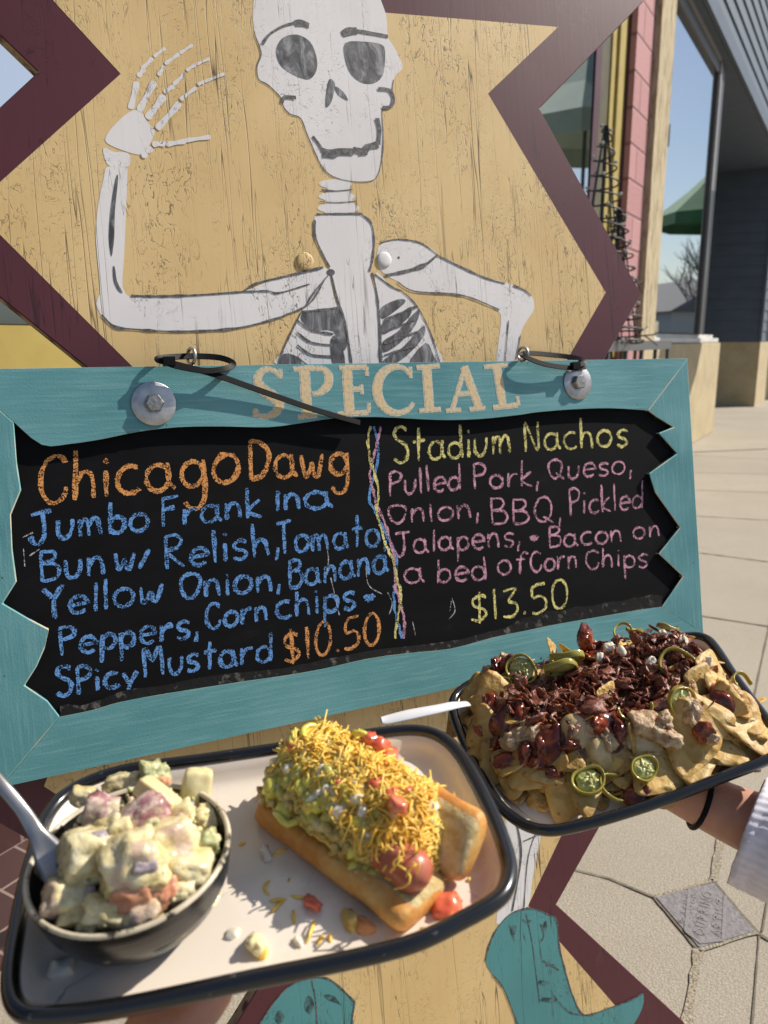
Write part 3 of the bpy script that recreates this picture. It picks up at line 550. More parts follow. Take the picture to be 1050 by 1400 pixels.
# washers with hex bolts
for (u, v, r, lab) in ((210, 552, .0225, None), (789, 523, .0228, None)):
    l = BFb.hit(u, v); mb = MB(); rin = .0055
    mb.lathe([(rin, .0004), (r-.001, .0004+.0006), (r, .0009), (r, .0018), (r-.0006, .0022), (rin+.004, .0021), (rin, .0018)], 40, (l.x, l.y, 0)); wo = shade_auto(mb.obj('washer', MAT['steel'], board), 50)
    mb = MB(); hexr = .0098; a0 = rn.random()
    for i, (rr, z) in enumerate(((hexr, .0018), (hexr, .0072), (hexr*.86, .0088), (.0001, .0089))):
        pass
    prof = [(hexr, .0018), (hexr, .0070), (hexr*.86, .0086), (.0002, .0088)]
    vs = [(l.x+p*cos(2*pi*k/6+a0), l.y+p*sin(2*pi*k/6+a0), z) for p, z in prof for k in range(6)]
    mb.add(vs, [(i*6+k, i*6+(k+1) % 6, (i+1)*6+(k+1) % 6, (i+1)*6+k) for i in range(3) for k in range(6)]); mb.obj('hex_bolt', MAT['bolt'], wo)
# screw eyes on the top edge + zip ties
def eye(u, v):
    l = BFb.hit(u, v, -.006); mb = MB(); r = .0082
    pts = [(l.x+r*.55*sin(2*pi*k/16)*.5, l.y+.004+r*cos(2*pi*k/16), -.006+r*sin(2*pi*k/16)) for k in range(16)]
    mb.tube(pts, .0019, 8, True); mb.tube([(l.x, l.y-.012, -.006), (l.x, l.y-.004, -.006)], .0019, 8); mb.obj('screw_eye', MAT['steel'], board, True)
eye(262, 492); eye(715, 488)
def strap(pts, wd, th, label):
    q = subd([BFb.hit(u, v, c) for u, v, c in pts], 8); mb = MB(); vs = []
    for i, p in enumerate(q):
        t_ = (q[min(i+1, len(q)-1)]-q[max(i-1, 0)]).normalized(); nn = V((0, .25, 1)); sd = t_.cross(nn).normalized(); nn = sd.cross(t_).normalized()
        for a, b in ((-1, -1), (1, -1), (1, 1), (-1, 1)): vs.append(p+sd*a*wd/2+nn*b*th/2)
    n = len(q); fs = [(i*4+k, i*4+(k+1) % 4, i*4+4+(k+1) % 4, i*4+4+k) for i in range(n-1) for k in range(4)]+[(3, 2, 1, 0), tuple((n-1)*4+k for k in range(4))]
    mb.add(vs, fs); return mb
zt = strap([(492, 578, .002), (430, 560, .004), (350, 532, .007), (290, 511, .010), (240, 498, .012), (216, 492, .008), (224, 489, -.002), (262, 487, -.012), (300, 489, -.010), (319, 497, .002), (308, 504, .010), (280, 507, .013), (240, 500, .0135), (226, 494, .014)], .0062, .0018, '')
l = BFb.hit(231, 494, .013); zt.box((l.x-.006, l.y-.0045, l.z-.004), (l.x+.006, l.y+.0045, l.z+.003))
thing_mesh(zt, 'cable_tie', MAT['ziptie'], 'black cable tie with a long loose tail crossing the letters S and P', 'cable tie', 'cable ties holding the menu board', frame=BFb)
zt = strap([(800, 502, .004), (780, 503, .008), (745, 498, .011), (718, 488, .010), (714, 484, .002), (728, 483, -.010), (762, 486, -.012), (790, 490, -.002), (799, 496, .006), (785, 500, .0095)], .0062, .0018, '')
l = BFb.hit(787, 500, .010); zt.box((l.x-.006, l.y-.0045, l.z-.004), (l.x+.006, l.y+.0045, l.z+.003))
thing_mesh(zt, 'cable_tie', MAT['ziptie'], 'short looped black cable tie above the right washer of the teal board', 'cable tie', 'cable ties holding the menu board', frame=BFb)


# ================================================================== SHOPFRONTS ALONG THE PAVEMENT
HC = HCAM-GZ
def wm(): return WF.M()
t = NT('painted_pink_brick'); br = t.n('ShaderNodeTexBrick'); t.l(t.map((1, 1, 1)), br.inputs['Vector'])
for k, v in (('Scale', 1.), ('Mortar Size', .012), ('Brick Width', .40), ('Row Height', .20), ('Mortar Smooth', .6), ('Bias', 0.)): br.inputs[k].default_value = v
br.inputs['Color1'].default_value = (.46, .235, .24, 1); br.inputs['Color2'].default_value = (.40, .195, .20, 1); br.inputs['Mortar'].default_value = (.27, .13, .13, 1)
t.set(color=br.outputs['Color'], rough=.8); t.bump(t.math('ADD', t.math('MULTIPLY', br.outputs['Fac'], -1.), t.math('MULTIPLY', t.noise(40, 4), .5)), .8, .008); MAT['pinkbrick'] = t.m
t = NT('cream_rough_stone'); n1 = t.noise((30, 6, 30), 5, .7); t.set(color=t.ramp(n1, [(.32, (.20, .15, .08)), (.5, (.50, .41, .26)), (.7, (.58, .49, .33))]), rough=.9); t.bump(n1, 1., .02); MAT['creamstone'] = t.m
t = NT('stucco_foundation'); n1 = t.noise(45, 5, .7); t.set(color=t.ramp(t.noise(4, 5, .7), [(.3, (.40, .32, .19)), (.7, (.53, .44, .28))]), rough=.9); t.bump(n1, .8, .006); MAT['stucco'] = t.m
def glassm(name, f, tint=(.012, .014, .016)):
    m = bpy.data.materials.new(name); m.use_nodes = True; t_ = m.node_tree; t_.nodes.clear()
    o = t_.nodes.new('ShaderNodeOutputMaterial'); mx = t_.nodes.new('ShaderNodeMixShader'); d = t_.nodes.new('ShaderNodeBsdfDiffuse'); g_ = t_.nodes.new('ShaderNodeBsdfGlossy')
    d.inputs[0].default_value = (*tint, 1); g_.inputs[0].default_value = (.93, .96, 1, 1); g_.inputs['Roughness'].default_value = .015; mx.inputs[0].default_value = f
    t_.links.new(d.outputs[0], mx.inputs[1]); t_.links.new(g_.outputs[0], mx.inputs[2]); t_.links.new(mx.outputs[0], o.inputs[0]); return m
MAT['glass'] = glassm('shop_window_glass', .62); MAT['glass2'] = glassm('neighbour_window_glass', .72)
MAT['ytrim'] = mat('mustard_trim_paint', (.42, .32, .085), (.36, .265, .065), 8, .55, bump=.1).m
MAT['maroon'] = mat('maroon_trim_paint', (.075, .022, .035), (.06, .018, .028), 8, .5).m
MAT['olive'] = mat('olive_strip_tone', (.10, .085, .035), (.07, .06, .03), 8, .5).m
MAT['navy'] = mat('navy_siding', (.088, .112, .150), (.074, .096, .130), 5, .55, bump=.15, bsc=60).m
MAT['greyframe'] = mat('dark_grey_frame', (.075, .068, .066), rough=.45).m
MAT['whitesill'] = mat('white_sill', (.62, .61, .58), (.54, .52, .49), 6, .6).m
t = NT('maroon_tile'); br = t.n('ShaderNodeTexBrick'); t.l(t.map((1, 1, 1)), br.inputs['Vector']); br.offset = 0
for k, v in (('Scale', 1.), ('Mortar Size', .004), ('Brick Width', .11), ('Row Height', .11)): br.inputs[k].default_value = v
br.inputs['Color1'].default_value = (.060, .020, .020, 1); br.inputs['Color2'].default_value = (.045, .016, .016, 1); br.inputs['Mortar'].default_value = (.20, .15, .13, 1); t.set(color=br.outputs['Color'], rough=.3); MAT['tile'] = t.m

shop = empty('shopfront', WF.M() @ Matrix.Translation((-6., 0, 0)), 'shopfront with big window, mustard yellow trim and a pink painted brick pier', 'shop')
def wpart(parent, px, name, mb, mt, smooth=False):
    """mesh given in wall-frame coordinates -> child of a thing standing at wall x = px"""
    mb.v = [v-V((px, 0, 0)) for v in mb.v]; return mb.obj(name, mt, parent, smooth)
SX = -6.
top = 4.6
xg = wx(811, 150, -.004); ysill0, ysill1 = HC-.20, HC+.03
m = MB(); m.add([(-16, ysill1, -.004), (xg, ysill1, -.004), (xg, top, -.004), (-16, top, -.004)], [(0, 1, 2, 3)]); wpart(shop, SX, 'window_glass', m, MAT['glass'])
x_a, x_b, x_c, x_d = wx(811, 150, .0), wx(819, 150, .0), wx(833, 150, .01), wx(854, 150, .02)
wpart(shop, SX, 'dark_strip', MB().box((x_a, ysill1, -.12), (x_b, top, .003)), MAT['maroon'])  # narrow maroon strip at the edge of the glass
wpart(shop, SX, 'olive_strip', MB().box((x_b+.003, ysill1, -.12), (x_c-.003, top, .001)), MAT['olive'])  # olive strip between the maroon one and the yellow mullion
m = MB().box((x_c, ysill1, -.12), (x_c+(x_d-x_c)*.28, top, .012)).box((x_c+(x_d-x_c)*.30, ysill1, -.12), (x_c+(x_d-x_c)*.72, top, .03)).box((x_c+(x_d-x_c)*.74, ysill1, -.12), (x_d, top, .018))
bevel(wpart(shop, SX, 'yellow_mullion', m, MAT['ytrim']), .006)
wpart(shop, SX, 'window_sill', MB().box((-16, ysill0+.09, -.12), (x_d, ysill1-.003, .05)).box((-16, ysill0-.02, -.12), (x_d, ysill0+.075, .03)), MAT['ytrim'])
wpart(shop, SX, 'tiled_bulkhead', MB().box((-16, 0, -.12), (x_d, ysill0-.023, .0)), MAT['tile'])
t = NT('maroon_floor_tile'); br = t.n('ShaderNodeTexBrick'); t.l(t.map((1, 1, 1), rot=(rad(90), 0, 0)), br.inputs['Vector']); br.offset = 0
for k, v in (('Scale', 1.), ('Mortar Size', .003), ('Brick Width', .10), ('Row Height', .10)): br.inputs[k].default_value = v
br.inputs['Color1'].default_value = (.065, .024, .022, 1); br.inputs['Color2'].default_value = (.05, .02, .02, 1); br.inputs['Mortar'].default_value = (.26, .20, .17, 1); t.set(color=br.outputs['Color'], rough=.35); MAT['ftile'] = t.m
wpart(shop, SX, 'tiled_threshold', MB().box((-16, -.02, -.1), (-8.75, .012, .27)), MAT['ftile'])
xp = wx(865, 150, .07); xp2 = wx(897, 150, .11)
wpart(shop, SX, 'pier_shade_strip', MB().box((x_d+.003, 0, -.12), (xp-.003, top, .035)), MAT['maroon'])  # maroon strip put in for the shaded side of the pink pier
wpart(shop, SX, 'brick_pier', MB().box((xp, 0, -.12), (xp2+.3, top, .07)), MAT['pinkbrick'])
wpart(shop, SX, 'shop_wall', MB().box((-16, 0, -.5), (xp2, top+.6, -.13)), MAT['maroon'])
wpart(shop, SX, 'upper_band', MB().box((-16, top, -.125), (xp-.003, top+.6, .03)), MAT['ytrim'])
# neighbour
NX = xp2+1
nb = empty('navy_building', WF.M() @ Matrix.Translation((NX, 0, 0)), 'navy clad building with lapped siding, a big window, cream stone corner and recessed doorway', 'building')
xc2 = wx(916, 150, .11)
wpart(nb, NX, 'cream_stone_corner', MB().box((xp2, HC-.02, -.12), (xc2, top+.6, .11)), MAT['creamstone'])
xw2 = wx(968, 250, -.03); xw3 = wx(980, 250, .0); yt = wy(974, 90, -.03)
wpart(nb, NX, 'window_glass', (lambda q: q.add([(xc2, HC+.06, -.03), (xw2, HC+.06, -.03), (xw2, yt, -.03), (xc2, yt, -.03)], [(0, 1, 2, 3)]))(MB()), MAT['glass2'])
fr = MB().box((xw2, HC+.06, -.16), (xw3, yt+.14, -.006)).box((xc2, yt, -.16), (xw2-.003, yt+.10, -.008)); bevel(wpart(nb, NX, 'window_frame', fr, MAT['greyframe']), .01)
fr = MB().box((xw2+.03, HC+.06, -.1), (xw2+.09, yt+.10, .004)).box((xc2, yt+.103, -.1), (xw2+.026, yt+.15, .004)); wpart(nb, NX, 'frame_bead', fr, mat('light_grey_bead', (.34, .33, .33), rough=.4).m)
xf = wx(985, 470, .0)
m = MB().box((xp2+.0, 0, -.3), (xf, HC-.03, .0)); bevel(wpart(nb, NX, 'foundation', m, MAT['stucco']), .01)
m = MB().box((xc2, HC-.02, -.2), (xf-.25, HC+.055, -.05)).box((xc2, HC-.025, -.25), (xf-.04, HC+.02, -.02)); bevel(wpart(nb, NX, 'window_sill', m, MAT['whitesill']), .006)
# recessed doorway and the far pier that turns its shaded side to us
xr = WF.loc(gnd(1026, 556)).x
lap = .165
def laps(mb, ax, lo, hi, y0, y1, z):
    y = y0
    while y < y1:
        ye = min(y+lap, y1)
        if ax == 'z':   # face looking along -x at x = z, running lo..hi in depth
            mb.add([(z-.018, y, lo), (z-.018, y, hi), (z, ye, hi), (z, ye, lo), (z, y, lo), (z, y, hi)], [(0, 1, 2, 3), (4, 5, 1, 0)])
        else:
            mb.add([(lo, y, z+.018), (hi, y, z+.018), (hi, ye, z), (lo, ye, z), (lo, y, z), (hi, y, z)], [(0, 1, 2, 3), (4, 5, 1, 0)])
        y = ye
ysof = wy(1050, 178, .10)
wpart(nb, NX, 'pier_base', MB().box((xr, 0, -1.6), (xr+1.1, HC-.03, .0)), MAT['stucco'])
m = MB().box((xr+.025, HC-.028, -1.6), (xr+1.1, ysof+.1, -.05)); laps(m, 'z', -1.6, -.03, HC-.02, ysof+.05, xr+.022); laps(m, 'x', xr+.01, xr+1.08, HC-.02, ysof+.05, -.047); wpart(nb, NX, 'pier_siding', m, MAT['navy'])
m = MB().box((xr-.012, HC-.02, -.03), (xr+.06, ysof, .012)); wpart(nb, NX, 'corner_board', m, MAT['navy'])
xo = wx(905, 2, .22)
m = MB().box((xc2+.005, ysof, -1.6), (xr+9, ysof+.02, .06)); wpart(nb, NX, 'soffit', m, MAT['navy'])
m = MB().box((xc2+.005, ysof-.0, .065), (xr+9, ysof+.14, .10)).box((xc2+.005, ysof+.14, -.3), (xr+9, ysof+5, .06)); laps(m, 'x', xc2+.005, xr+9, ysof+.14, ysof+5, .063); wpart(nb, NX, 'upper_siding', m, MAT['navy'])
wpart(nb, NX, 'wall_behind_window', MB().box((xc2, HC-.3, -.5), (xw3-.005, ysof, -.17)).box((xc2, yt+.155, -.16), (xf, ysof-.003, -.01)), MAT['navy'])
wpart(nb, NX, 'doorway_wall', MB().box((xf-.35, 0, -1.75), (xr+.02, ysof, -1.62)), MAT['greyframe'])
m = MB().box((xr+1.1, 0, -.3), (xr+9, HC-.03, -.01)); wpart(nb, NX, 'far_base', m, MAT['stucco'])
m = MB(); m.add([(xr+1.1, HC-.03, -.12), (xr+9, HC-.03, -.12), (xr+9, ysof, -.12), (xr+1.1, ysof, -.12)], [(0, 1, 2, 3)]); wpart(nb, NX, 'far_window', m, MAT['glass2'])
# planter box with two wire spiral trees
xq0, xq1 = wx(838, 468, .42), wx(905, 468, .30)
pb = MB(); yb = wy(905, 466, .36)
pb.box((xq0-.5, yb-.05, .12), (xq1, yb, .36)); pb.box((xq0-.5, yb-.42, .13), (xq1-.01, yb-.37, .35))
for k in range(7): xx = xq0-.5+(xq1-xq0+.48)*k/6; pb.box((xx, 0, .33), (xx+.02, yb-.05, .35)); pb.box((xx, 0, .13), (xx+.02, yb-.05, .15))
thing_mesh(pb, 'planter_stand', mat('grey_metal', (.16, .165, .175), rough=.4, metal=.6).m, 'grey metal planter stand against the pink brick pier', 'planter', frame=WF)
MAT['wire'] = mat('dark_wire', (.03, .027, .025), rough=.5).m; MAT['bulb'] = mat('clear_bulb', (.75, .72, .66), rough=.15).m
def spiral(utop, vtop, vbot, o, rmax, turns, label, twigs=0):
    a = WF.hit(utop, vtop, o); y1 = a.y; y0 = wy(utop, vbot, o); x0 = a.x
    e = empty('spiral_wire_tree', WF.M() @ Matrix.Translation((x0, y0, o)), label, 'wire tree', 'spiral wire trees by the window')
    N = turns*22; pts = []; r_ = random.Random(int(utop))
    for i in range(N+1):
        f = i/N; r = rmax*(1-f)**.75*(1+.12*noise.noise(V((f*25, 1, utop))))+.012; an = 2*pi*turns*f
        pts.append((r*cos(an), (y1-y0)*f+.012*noise.noise(V((f*60, 5, utop))), r*sin(an)))
    MB().tube(pts, .0045, 6).obj('wire_coil', MAT['wire'], e, True)
    m = MB().tube([(0, -.3, 0), (0, y1-y0, 0)], .009, 6)
    for k in range(4): an = k*pi/2+.4; m.tube([(rmax*cos(an), 0, rmax*sin(an)), (.01*cos(an), y1-y0, .01*sin(an))], .004, 5)
    m.obj('frame_rods', MAT['wire'], e)
    m = MB()
    for i in range(0, N, 9):
        p = V(pts[i])*1.02; m.lathe([(.0001, -.011), (.008, -.006), (.008, .004), (.0001, .011)], 6, (p.x, p.y, p.z))
    m.obj('light_string', MAT['bulb'], e, True)['kind'] = 'stuff'
    for k in range(twigs):
        an = r_.uniform(-1.2, 1.2); y = (y1-y0)*r_.uniform(.0, .5); l = r_.uniform(.15, .32); d = V((cos(an), r_.uniform(-.1, .3), sin(an)))
        p = [V((0, y, 0))+d*l*i/4+V((0, .02*noise.noise(V((i, k, 3))), .02*noise.noise(V((i, k, 7))))) for i in range(5)]
        m = MB().tube(p, [.007, .006, .005, .004, .003], 5)
        for q in (2, 3): m.tube([p[q], p[q]+V((d.x*.07, .05*(-1)**q, d.z*.07))], [.004, .002], 5)
        m.obj('twig', MAT['wire'], e)
    return e
spiral(829, 172, 470, .22, .17, 15, 'taller spiral wire tree with little bulbs in front of the shop window')
spiral(847, 285, 470, .30, .15, 11, 'shorter spiral wire tree with little bulbs and twigs beside the pink pier', 7)

# ------------------------------------------------------------------ what the windows mirror, built across the pavement and street
def mirror(P, o): d = (P-WF.O).dot(WN)-o; return P-WN*2*d
MAT['green'] = mat('green_canvas', (.035, .16, .06), (.028, .13, .05), 3, .8).m; MAT['sage'] = mat('sage_canvas', (.40, .50, .40), (.34, .44, .35), 3, .8).m
def umbrella(u, v, dep, o, r, h, mt, label):
    p = mirror(atd(u, v, dep), o); e = empty('patio_umbrella', Matrix.Translation((p.x, p.y, GZ)), label, 'umbrella', 'patio umbrellas at the kerb'); z = p.z-GZ
    m = MB(); n = 8; vs = []
    for q, (rr, zz) in enumerate(((0.001, z+h), (r*.5, z+h*.45), (r, z), (r*1.0, z-.22))): vs += [(rr*cos(2*pi*k/n), rr*sin(2*pi*k/n), zz) for k in range(n)]
    m.add(vs, [(i*n+k, i*n+(k+1) % n, (i+1)*n+(k+1) % n, (i+1)*n+k) for i in range(3) for k in range(n)]); o_ = m.obj('canopy', mt, e); o_.modifiers.new('s', 'SOLIDIFY').thickness = .004
    m = MB().tube([(0, 0, 0), (0, 0, z+h+.05)], .022, 10); m.obj('pole', MAT['greyframe'], e, True)
    m = MB()
    for k in range(n): m.tube([(0, 0, z+h-.5), (r*.5*cos(2*pi*k/n), r*.5*sin(2*pi*k/n), z+h*.43)], .008, 5)
    m.obj('ribs', MAT['greyframe'], e)
    MB().lathe([(.0001, 0), (.26, 0), (.26, .05), (.05, .10), (.0001, .10)], 20).obj('base', MAT['greyframe'], e, True)
umbrella(985, 296, 17, -.03, 1.35, 1.15, MAT['green'], 'bright green patio umbrella seen mirrored in the neighbouring window')
umbrella(800, 178, 9, -.004, .95, .85, MAT['sage'], 'pale sage patio umbrella seen mirrored in the shop window')
MAT['bark'] = mat('grey_bark', (.07, .06, .055), (.05, .043, .04), 12, .9).m
def bare_tree(u, dep, h, label, seed):
    p = mirror(atd(u, 470, dep), -.1); r_ = random.Random(seed); e = empty('bare_tree', Matrix.Translation((p.x, p.y, GZ-.14)), label, 'tree', 'bare trees across the street')
    tr = MB(); cr = MB()
    def grow(mb, a, d, l, r, k):
        b = a+d*l; mid = a.lerp(b, .5)+V((r_.uniform(-1, 1), r_.uniform(-1, 1), 0))*l*.06; mb.tube([a, mid, b], [r, r*.85, r*.65], 5 if k < 3 else 3)
        if k >= 5: return
        for i in range(3 if k < 4 else 2):
            nd = (d+V((r_.uniform(-1, 1), r_.uniform(-1, 1), r_.uniform(-.25, .6)))*.62).normalized(); grow(cr, b if i else mid, nd, l*r_.uniform(.6, .82), r*.58, k+1)
    grow(tr, V((0, 0, 0)), V((0, 0, 1)), h*.3, h*.02, 0); tr.obj('trunk', MAT['bark'], e); cr.obj('crown', MAT['bark'], e)
bare_tree(952, 40, 8.0, 'leafless tree nearest the pale house across the street', 1); bare_tree(925, 46, 6.5, 'leafless tree left of the pale house across the street', 2); bare_tree(966, 52, 9.0, 'tallest leafless tree behind the pale house across the street', 3)
p = mirror(atd(925, 470, 44), -.1); hs = empty('house', Matrix.Translation((p.x, p.y, GZ-.14)) @ Matrix.Rotation(.3, 4, 'Z'), 'pale clapboard house with a grey gable roof across the street', 'house')
MB().box((-4, -3, 0), (4, 3, 2.6)).obj('wall', mat('pale_clapboard', (.5, .5, .48), rough=.8).m, hs)
m = MB(); m.add([(-4.3, -3.3, 2.55), (4.3, -3.3, 2.55), (4.3, 3.3, 2.55), (-4.3, 3.3, 2.55), (-4.3, 0, 4.3), (4.3, 0, 4.3)], [(0, 1, 5, 4), (2, 3, 4, 5), (0, 4, 3), (1, 2, 5), (3, 2, 1, 0)]); m.obj('roof', mat('grey_shingle', (.16, .16, .165), rough=.9).m, hs)
for xx, yy in ((-2.4, -3.02), (2.2, -3.02), (-4.02, 0), (4.02, 0)):
    (MB().box((xx-.5, yy-.02, .9), (xx+.5, yy+.02, 2.1)) if abs(yy) > 1 else MB().box((xx-.02, yy-.5, .9), (xx+.02, yy+.5, 2.1))).obj('window', MAT['glass2'], hs)
MB().box((-.45, -3.03, 0), (.45, -2.97, 2.05)).obj('door', MAT['maroon'], hs)
p = mirror(atd(10, 470, 30), 0); bb_ = empty('added_dark_building', Matrix.Translation((p.x, p.y, GZ-.14)) @ Matrix.Rotation(rad(-85), 4, 'Z'), 'unseen low brown brick building added to darken the reflection in the shop window', 'building')  # unseen building, added so the shop glass mirrors something dark
MB().box((-9, 0, 0), (9, 6, 4.6)).obj('wall', mat('brown_brick', (.13, .075, .055), (.10, .055, .04), 3, .9).m, bb_); MB().box((-9.2, -.15, 4.603), (9.2, 6.1, 4.95)).obj('cornice', MAT['maroon'], bb_)
for k in range(5): f_ = MB().box((-8+k*3.3, -.05, .8), (-5.8+k*3.3, .02, 3.2)).obj('window', MAT['glass2'], bb_)
# paving plaque
dm = [gnd(897, 1229), gnd(975, 1209), gnd(1032, 1275), gnd(956, 1298)]
pf = Fr(dm[3].lerp(dm[1], .5), dm[1]-dm[3], V((0, 0, 1)).cross(dm[1]-dm[3]), V((0, 0, 1)))
q = [pf.loc(a) for a in dm]; plq = empty('paving_plaque', pf.M(), 'small diamond shaped slate paving plaque with embossed lettering in the pavement', 'plaque')
MB().prism([(a.x, a.y) for a in (q[0], q[3], q[2], q[1])], -.01, .004).obj('slate_tile', mat('slate_tile', (.17, .155, .165), (.25, .235, .24), 130, .8, bump=1., bd=.003).m, plq)
mb = MB(); hh = (q[1]-q[3]).length; wid_ = (q[2]-q[0]).length
for li, (txt, yy) in enumerate((('PAULE', .14), ('DUFFINO', -.02), ('ARTIST', -.18))):
    tot = sum(GL[c][0] for c in txt)+.25*(len(txt)-1); ln = (.50, .66, .54)[li]*hh; sx = ln/tot; x = -ln/2
    for ch in txt:
        for st in GL[ch][1]:
            pts = [(x+gx*sx, yy*wid_+gy*.5*wid_*.10) for gx, gy in st]; mb.ribbon([(p_[0], p_[1]) for p_ in pts], .005, .0048)
        x += (GL[ch][0]+.25)*sx
pl = [(q[3].lerp(q[0], .30)), (q[3].lerp(q[2], .42)), (q[1].lerp(q[2], .30)), (q[1].lerp(q[0], .42))]
mb2 = MB(); mb2.ribbon([(a.x, a.y) for a in pl[:1]+[q[3].lerp(q[1], .06)]+pl[1:2]], .006, .0052); mb2.ribbon([(a.x, a.y) for a in (pl[0], pl[3])], .006, .0053); mb2.ribbon([(a.x, a.y) for a in (pl[1], pl[2])], .006, .0053)
for i in range(len(mb2.v)): pass
mb.v and mb.add(mb2.v, mb2.f); mb.obj('embossed_lettering', mat('embossed_stone', (.25, .235, .235), (.19, .175, .18), 200, .8).m, plq)

# ================================================================== TRAYS
def tilt(yaw, pt, rl):
    return Matrix.Rotation(rad(yaw), 3, 'Z') @ Matrix.Rotation(rad(pt), 3, 'X') @ Matrix.Rotation(rad(rl), 3, 'Y')
def tfr(u, v, d, yaw, pt, rl): R = tilt(yaw, pt, rl); return Fr(atd(u, v, d), R @ V((1, 0, 0)), R @ V((0, 1, 0)), R @ V((0, 0, 1)))
T1 = tfr(360, 1150, .46, 14, 8.5, -6); T2 = tfr(836, 990, .68, 7, 12, -11.5)
FL = -.013
t = NT('cream_enamel'); sm_ = t.ramp(t.noise(35, 5, .7), [(.55, 0.), (.75, 1.)])
t.set(color=t.mix(t.math('MULTIPLY', sm_, .40), (.78, .69, .59), (.60, .49, .34)), rough=t.ramp(t.noise(25, 3), [(.4, .16), (.7, .34)]), spec=.5, coat=.3); MAT['enamel'] = t.m
t = NT('black_enamel_rim'); ch_ = t.ramp(t.noise(90, 4, .7), [(.66, 0.), (.70, 1.)]); t.set(color=t.mix(t.math('MULTIPLY', ch_, .5), (.008, .008, .009), (.16, .15, .14)), rough=.22, spec=.5, coat=.4); MAT['rim'] = t.m
def inset(pts, d):
    out = []; n = len(pts); A = sum(pts[i-1].x*pts[i].y-pts[i].x*pts[i-1].y for i in range(n)); sg = 1 if A > 0 else -1
    for i in range(n):
        t_ = (pts[(i+1) % n]-pts[i-1]).normalized(); out.append(pts[i]+V((-t_.y, t_.x, 0))*d*sg)
    return out
def tray(fr, px, label, group, rimr):
    pts = [fr.hit(u, v) for u, v in px]; c0 = sum(pts, V())/len(pts); F = Fr(fr.wor(V((c0.x, c0.y, FL-.002))), fr.ex, fr.ey, fr.ez)
    e = empty('food_tray', F.M(), label, 'tray', group); off = V((c0.x, c0.y, FL-.002))
    loop = [V((p.x, p.y, 0)) for p in subd([V((p.x, p.y, 0)) for p in pts], 5, True)]
    for _ in range(2): loop = [(loop[i-1]+loop[i]*2+loop[(i+1) % len(loop)])/4 for i in range(len(loop))]
    rm = inset(loop, rimr); mb = MB(); mb.tube([p-off for p in rm], rimr, 12, True); mb.obj('rolled_rim', MAT['rim'], e, True)
    mb = MB(); rings = []
    for d, z in ((rimr*1.2, -.0005), (rimr*1.9, -.002), (rimr*2.5, -.006), (rimr*3.2, -.0105), (rimr*4.3, FL-.0002), (rimr*6, FL)): rings.append([V((p.x, p.y, z))-off for p in inset(loop, d)])
    n = len(loop)
    for r_ in rings: mb.v += r_
    cz = sum(rings[-1], V())/n; mb.v.append(cz)
    for i in range(len(rings)-1):
        for k in range(n): mb.f.append((i*n+k, i*n+(k+1) % n, (i+1)*n+(k+1) % n, (i+1)*n+k)); mb.m.append(0)
    for k in range(n): mb.f.append(((len(rings)-1)*n+k, (len(rings)-1)*n+(k+1) % n, len(mb.v)-1)); mb.m.append(0)
    o = mb.obj('enamel_pan', [MAT['enamel'], MAT['rim']], e, True); so2 = o.modifiers.new('s', 'SOLIDIFY'); so2.thickness = .0016; so2.offset = 1 if fr is None else -1
    return e, loop
tray1, loop1 = tray(T1, [(20,1225),(38,1160),(57,1112),(95,1076),(165,1049),(260,1036),(350,1023),(450,1008),(530,996),(575,994),(610,1004),(637,1028),(660,1066),(685,1115),(702,1160),(709,1192),(702,1222),(682,1243),(643,1265),(567,1302),(452,1330),(350,1350),(200,1383),(120,1397),(50,1403),(20,1396),(4,1376),(0,1340),(8,1285)],
     'cream enamel tray with black rim carrying the hot dog and the potato salad bowl', 'black rimmed enamel trays', .0046)
tray2, loop2 = tray(T2, [(612,962),(628,940),(660,925),(760,903),(880,876),(940,866),(968,870),(985,885),(1012,926),(1040,963),(1062,992),(1074,1016),(1074,1032),(1055,1044),(993,1068),(917,1098),(840,1123),(783,1138),(749,1142),(719,1136),(694,1121),(674,1102),(650,1062),(622,1002)],
     'cream enamel tray with black rim piled with nachos', 'black rimmed enamel trays', .0044)

# ================================================================== FOOD helpers
def lump(mb, c, s, seed, amp=.18, freq=1.6, sub=2, box=0, rot=None, mi=0):
    bm = bmesh.new(); bmesh.ops.create_icosphere(bm, subdivisions=sub, radius=1)
    R = rot or Matrix.Rotation(seed*1.7, 3, V((sin(seed), cos(seed*2.3), .6)).normalized())
    vs = []
    for v in bm.verts:
        p = v.co.copy()
        if box:
            m_ = max(abs(p.x), abs(p.y), abs(p.z)); p = p.lerp(p/m_, box)
        k = 1+amp*noise.noise(p*freq+V((seed*3.1, seed*1.3, 0)))+amp*.4*noise.noise(p*freq*3+V((0, seed*2.1, seed)))+(amp*.12*noise.noise(p*freq*7+V((seed, 0, seed*1.7))) if sub > 3 else 0)
        p = R @ V((p.x*s[0]*k, p.y*s[1]*k, p.z*s[2]*k)); vs.append(V(c)+p)
    fs = [tuple(v.index for v in f.verts) for f in bm.faces]; bm.free(); return mb.add(vs, fs, mi)
def shred(mb, p, d, nrm, ln, r, bend, rnd_, mi=0):
    d = (d-nrm*d.dot(nrm)).normalized(); sd = nrm.cross(d); pts = []
    for i in range(6):
        f = i/5-.5; pts.append(p+d*ln*f+sd*bend*(f*f-.08)*ln+nrm*(.0014*sin(f*5+bend*9)))
    return mb.tube(pts, [r*.8, r, r*1.05, r, r, r*.75], 5, mi=mi)
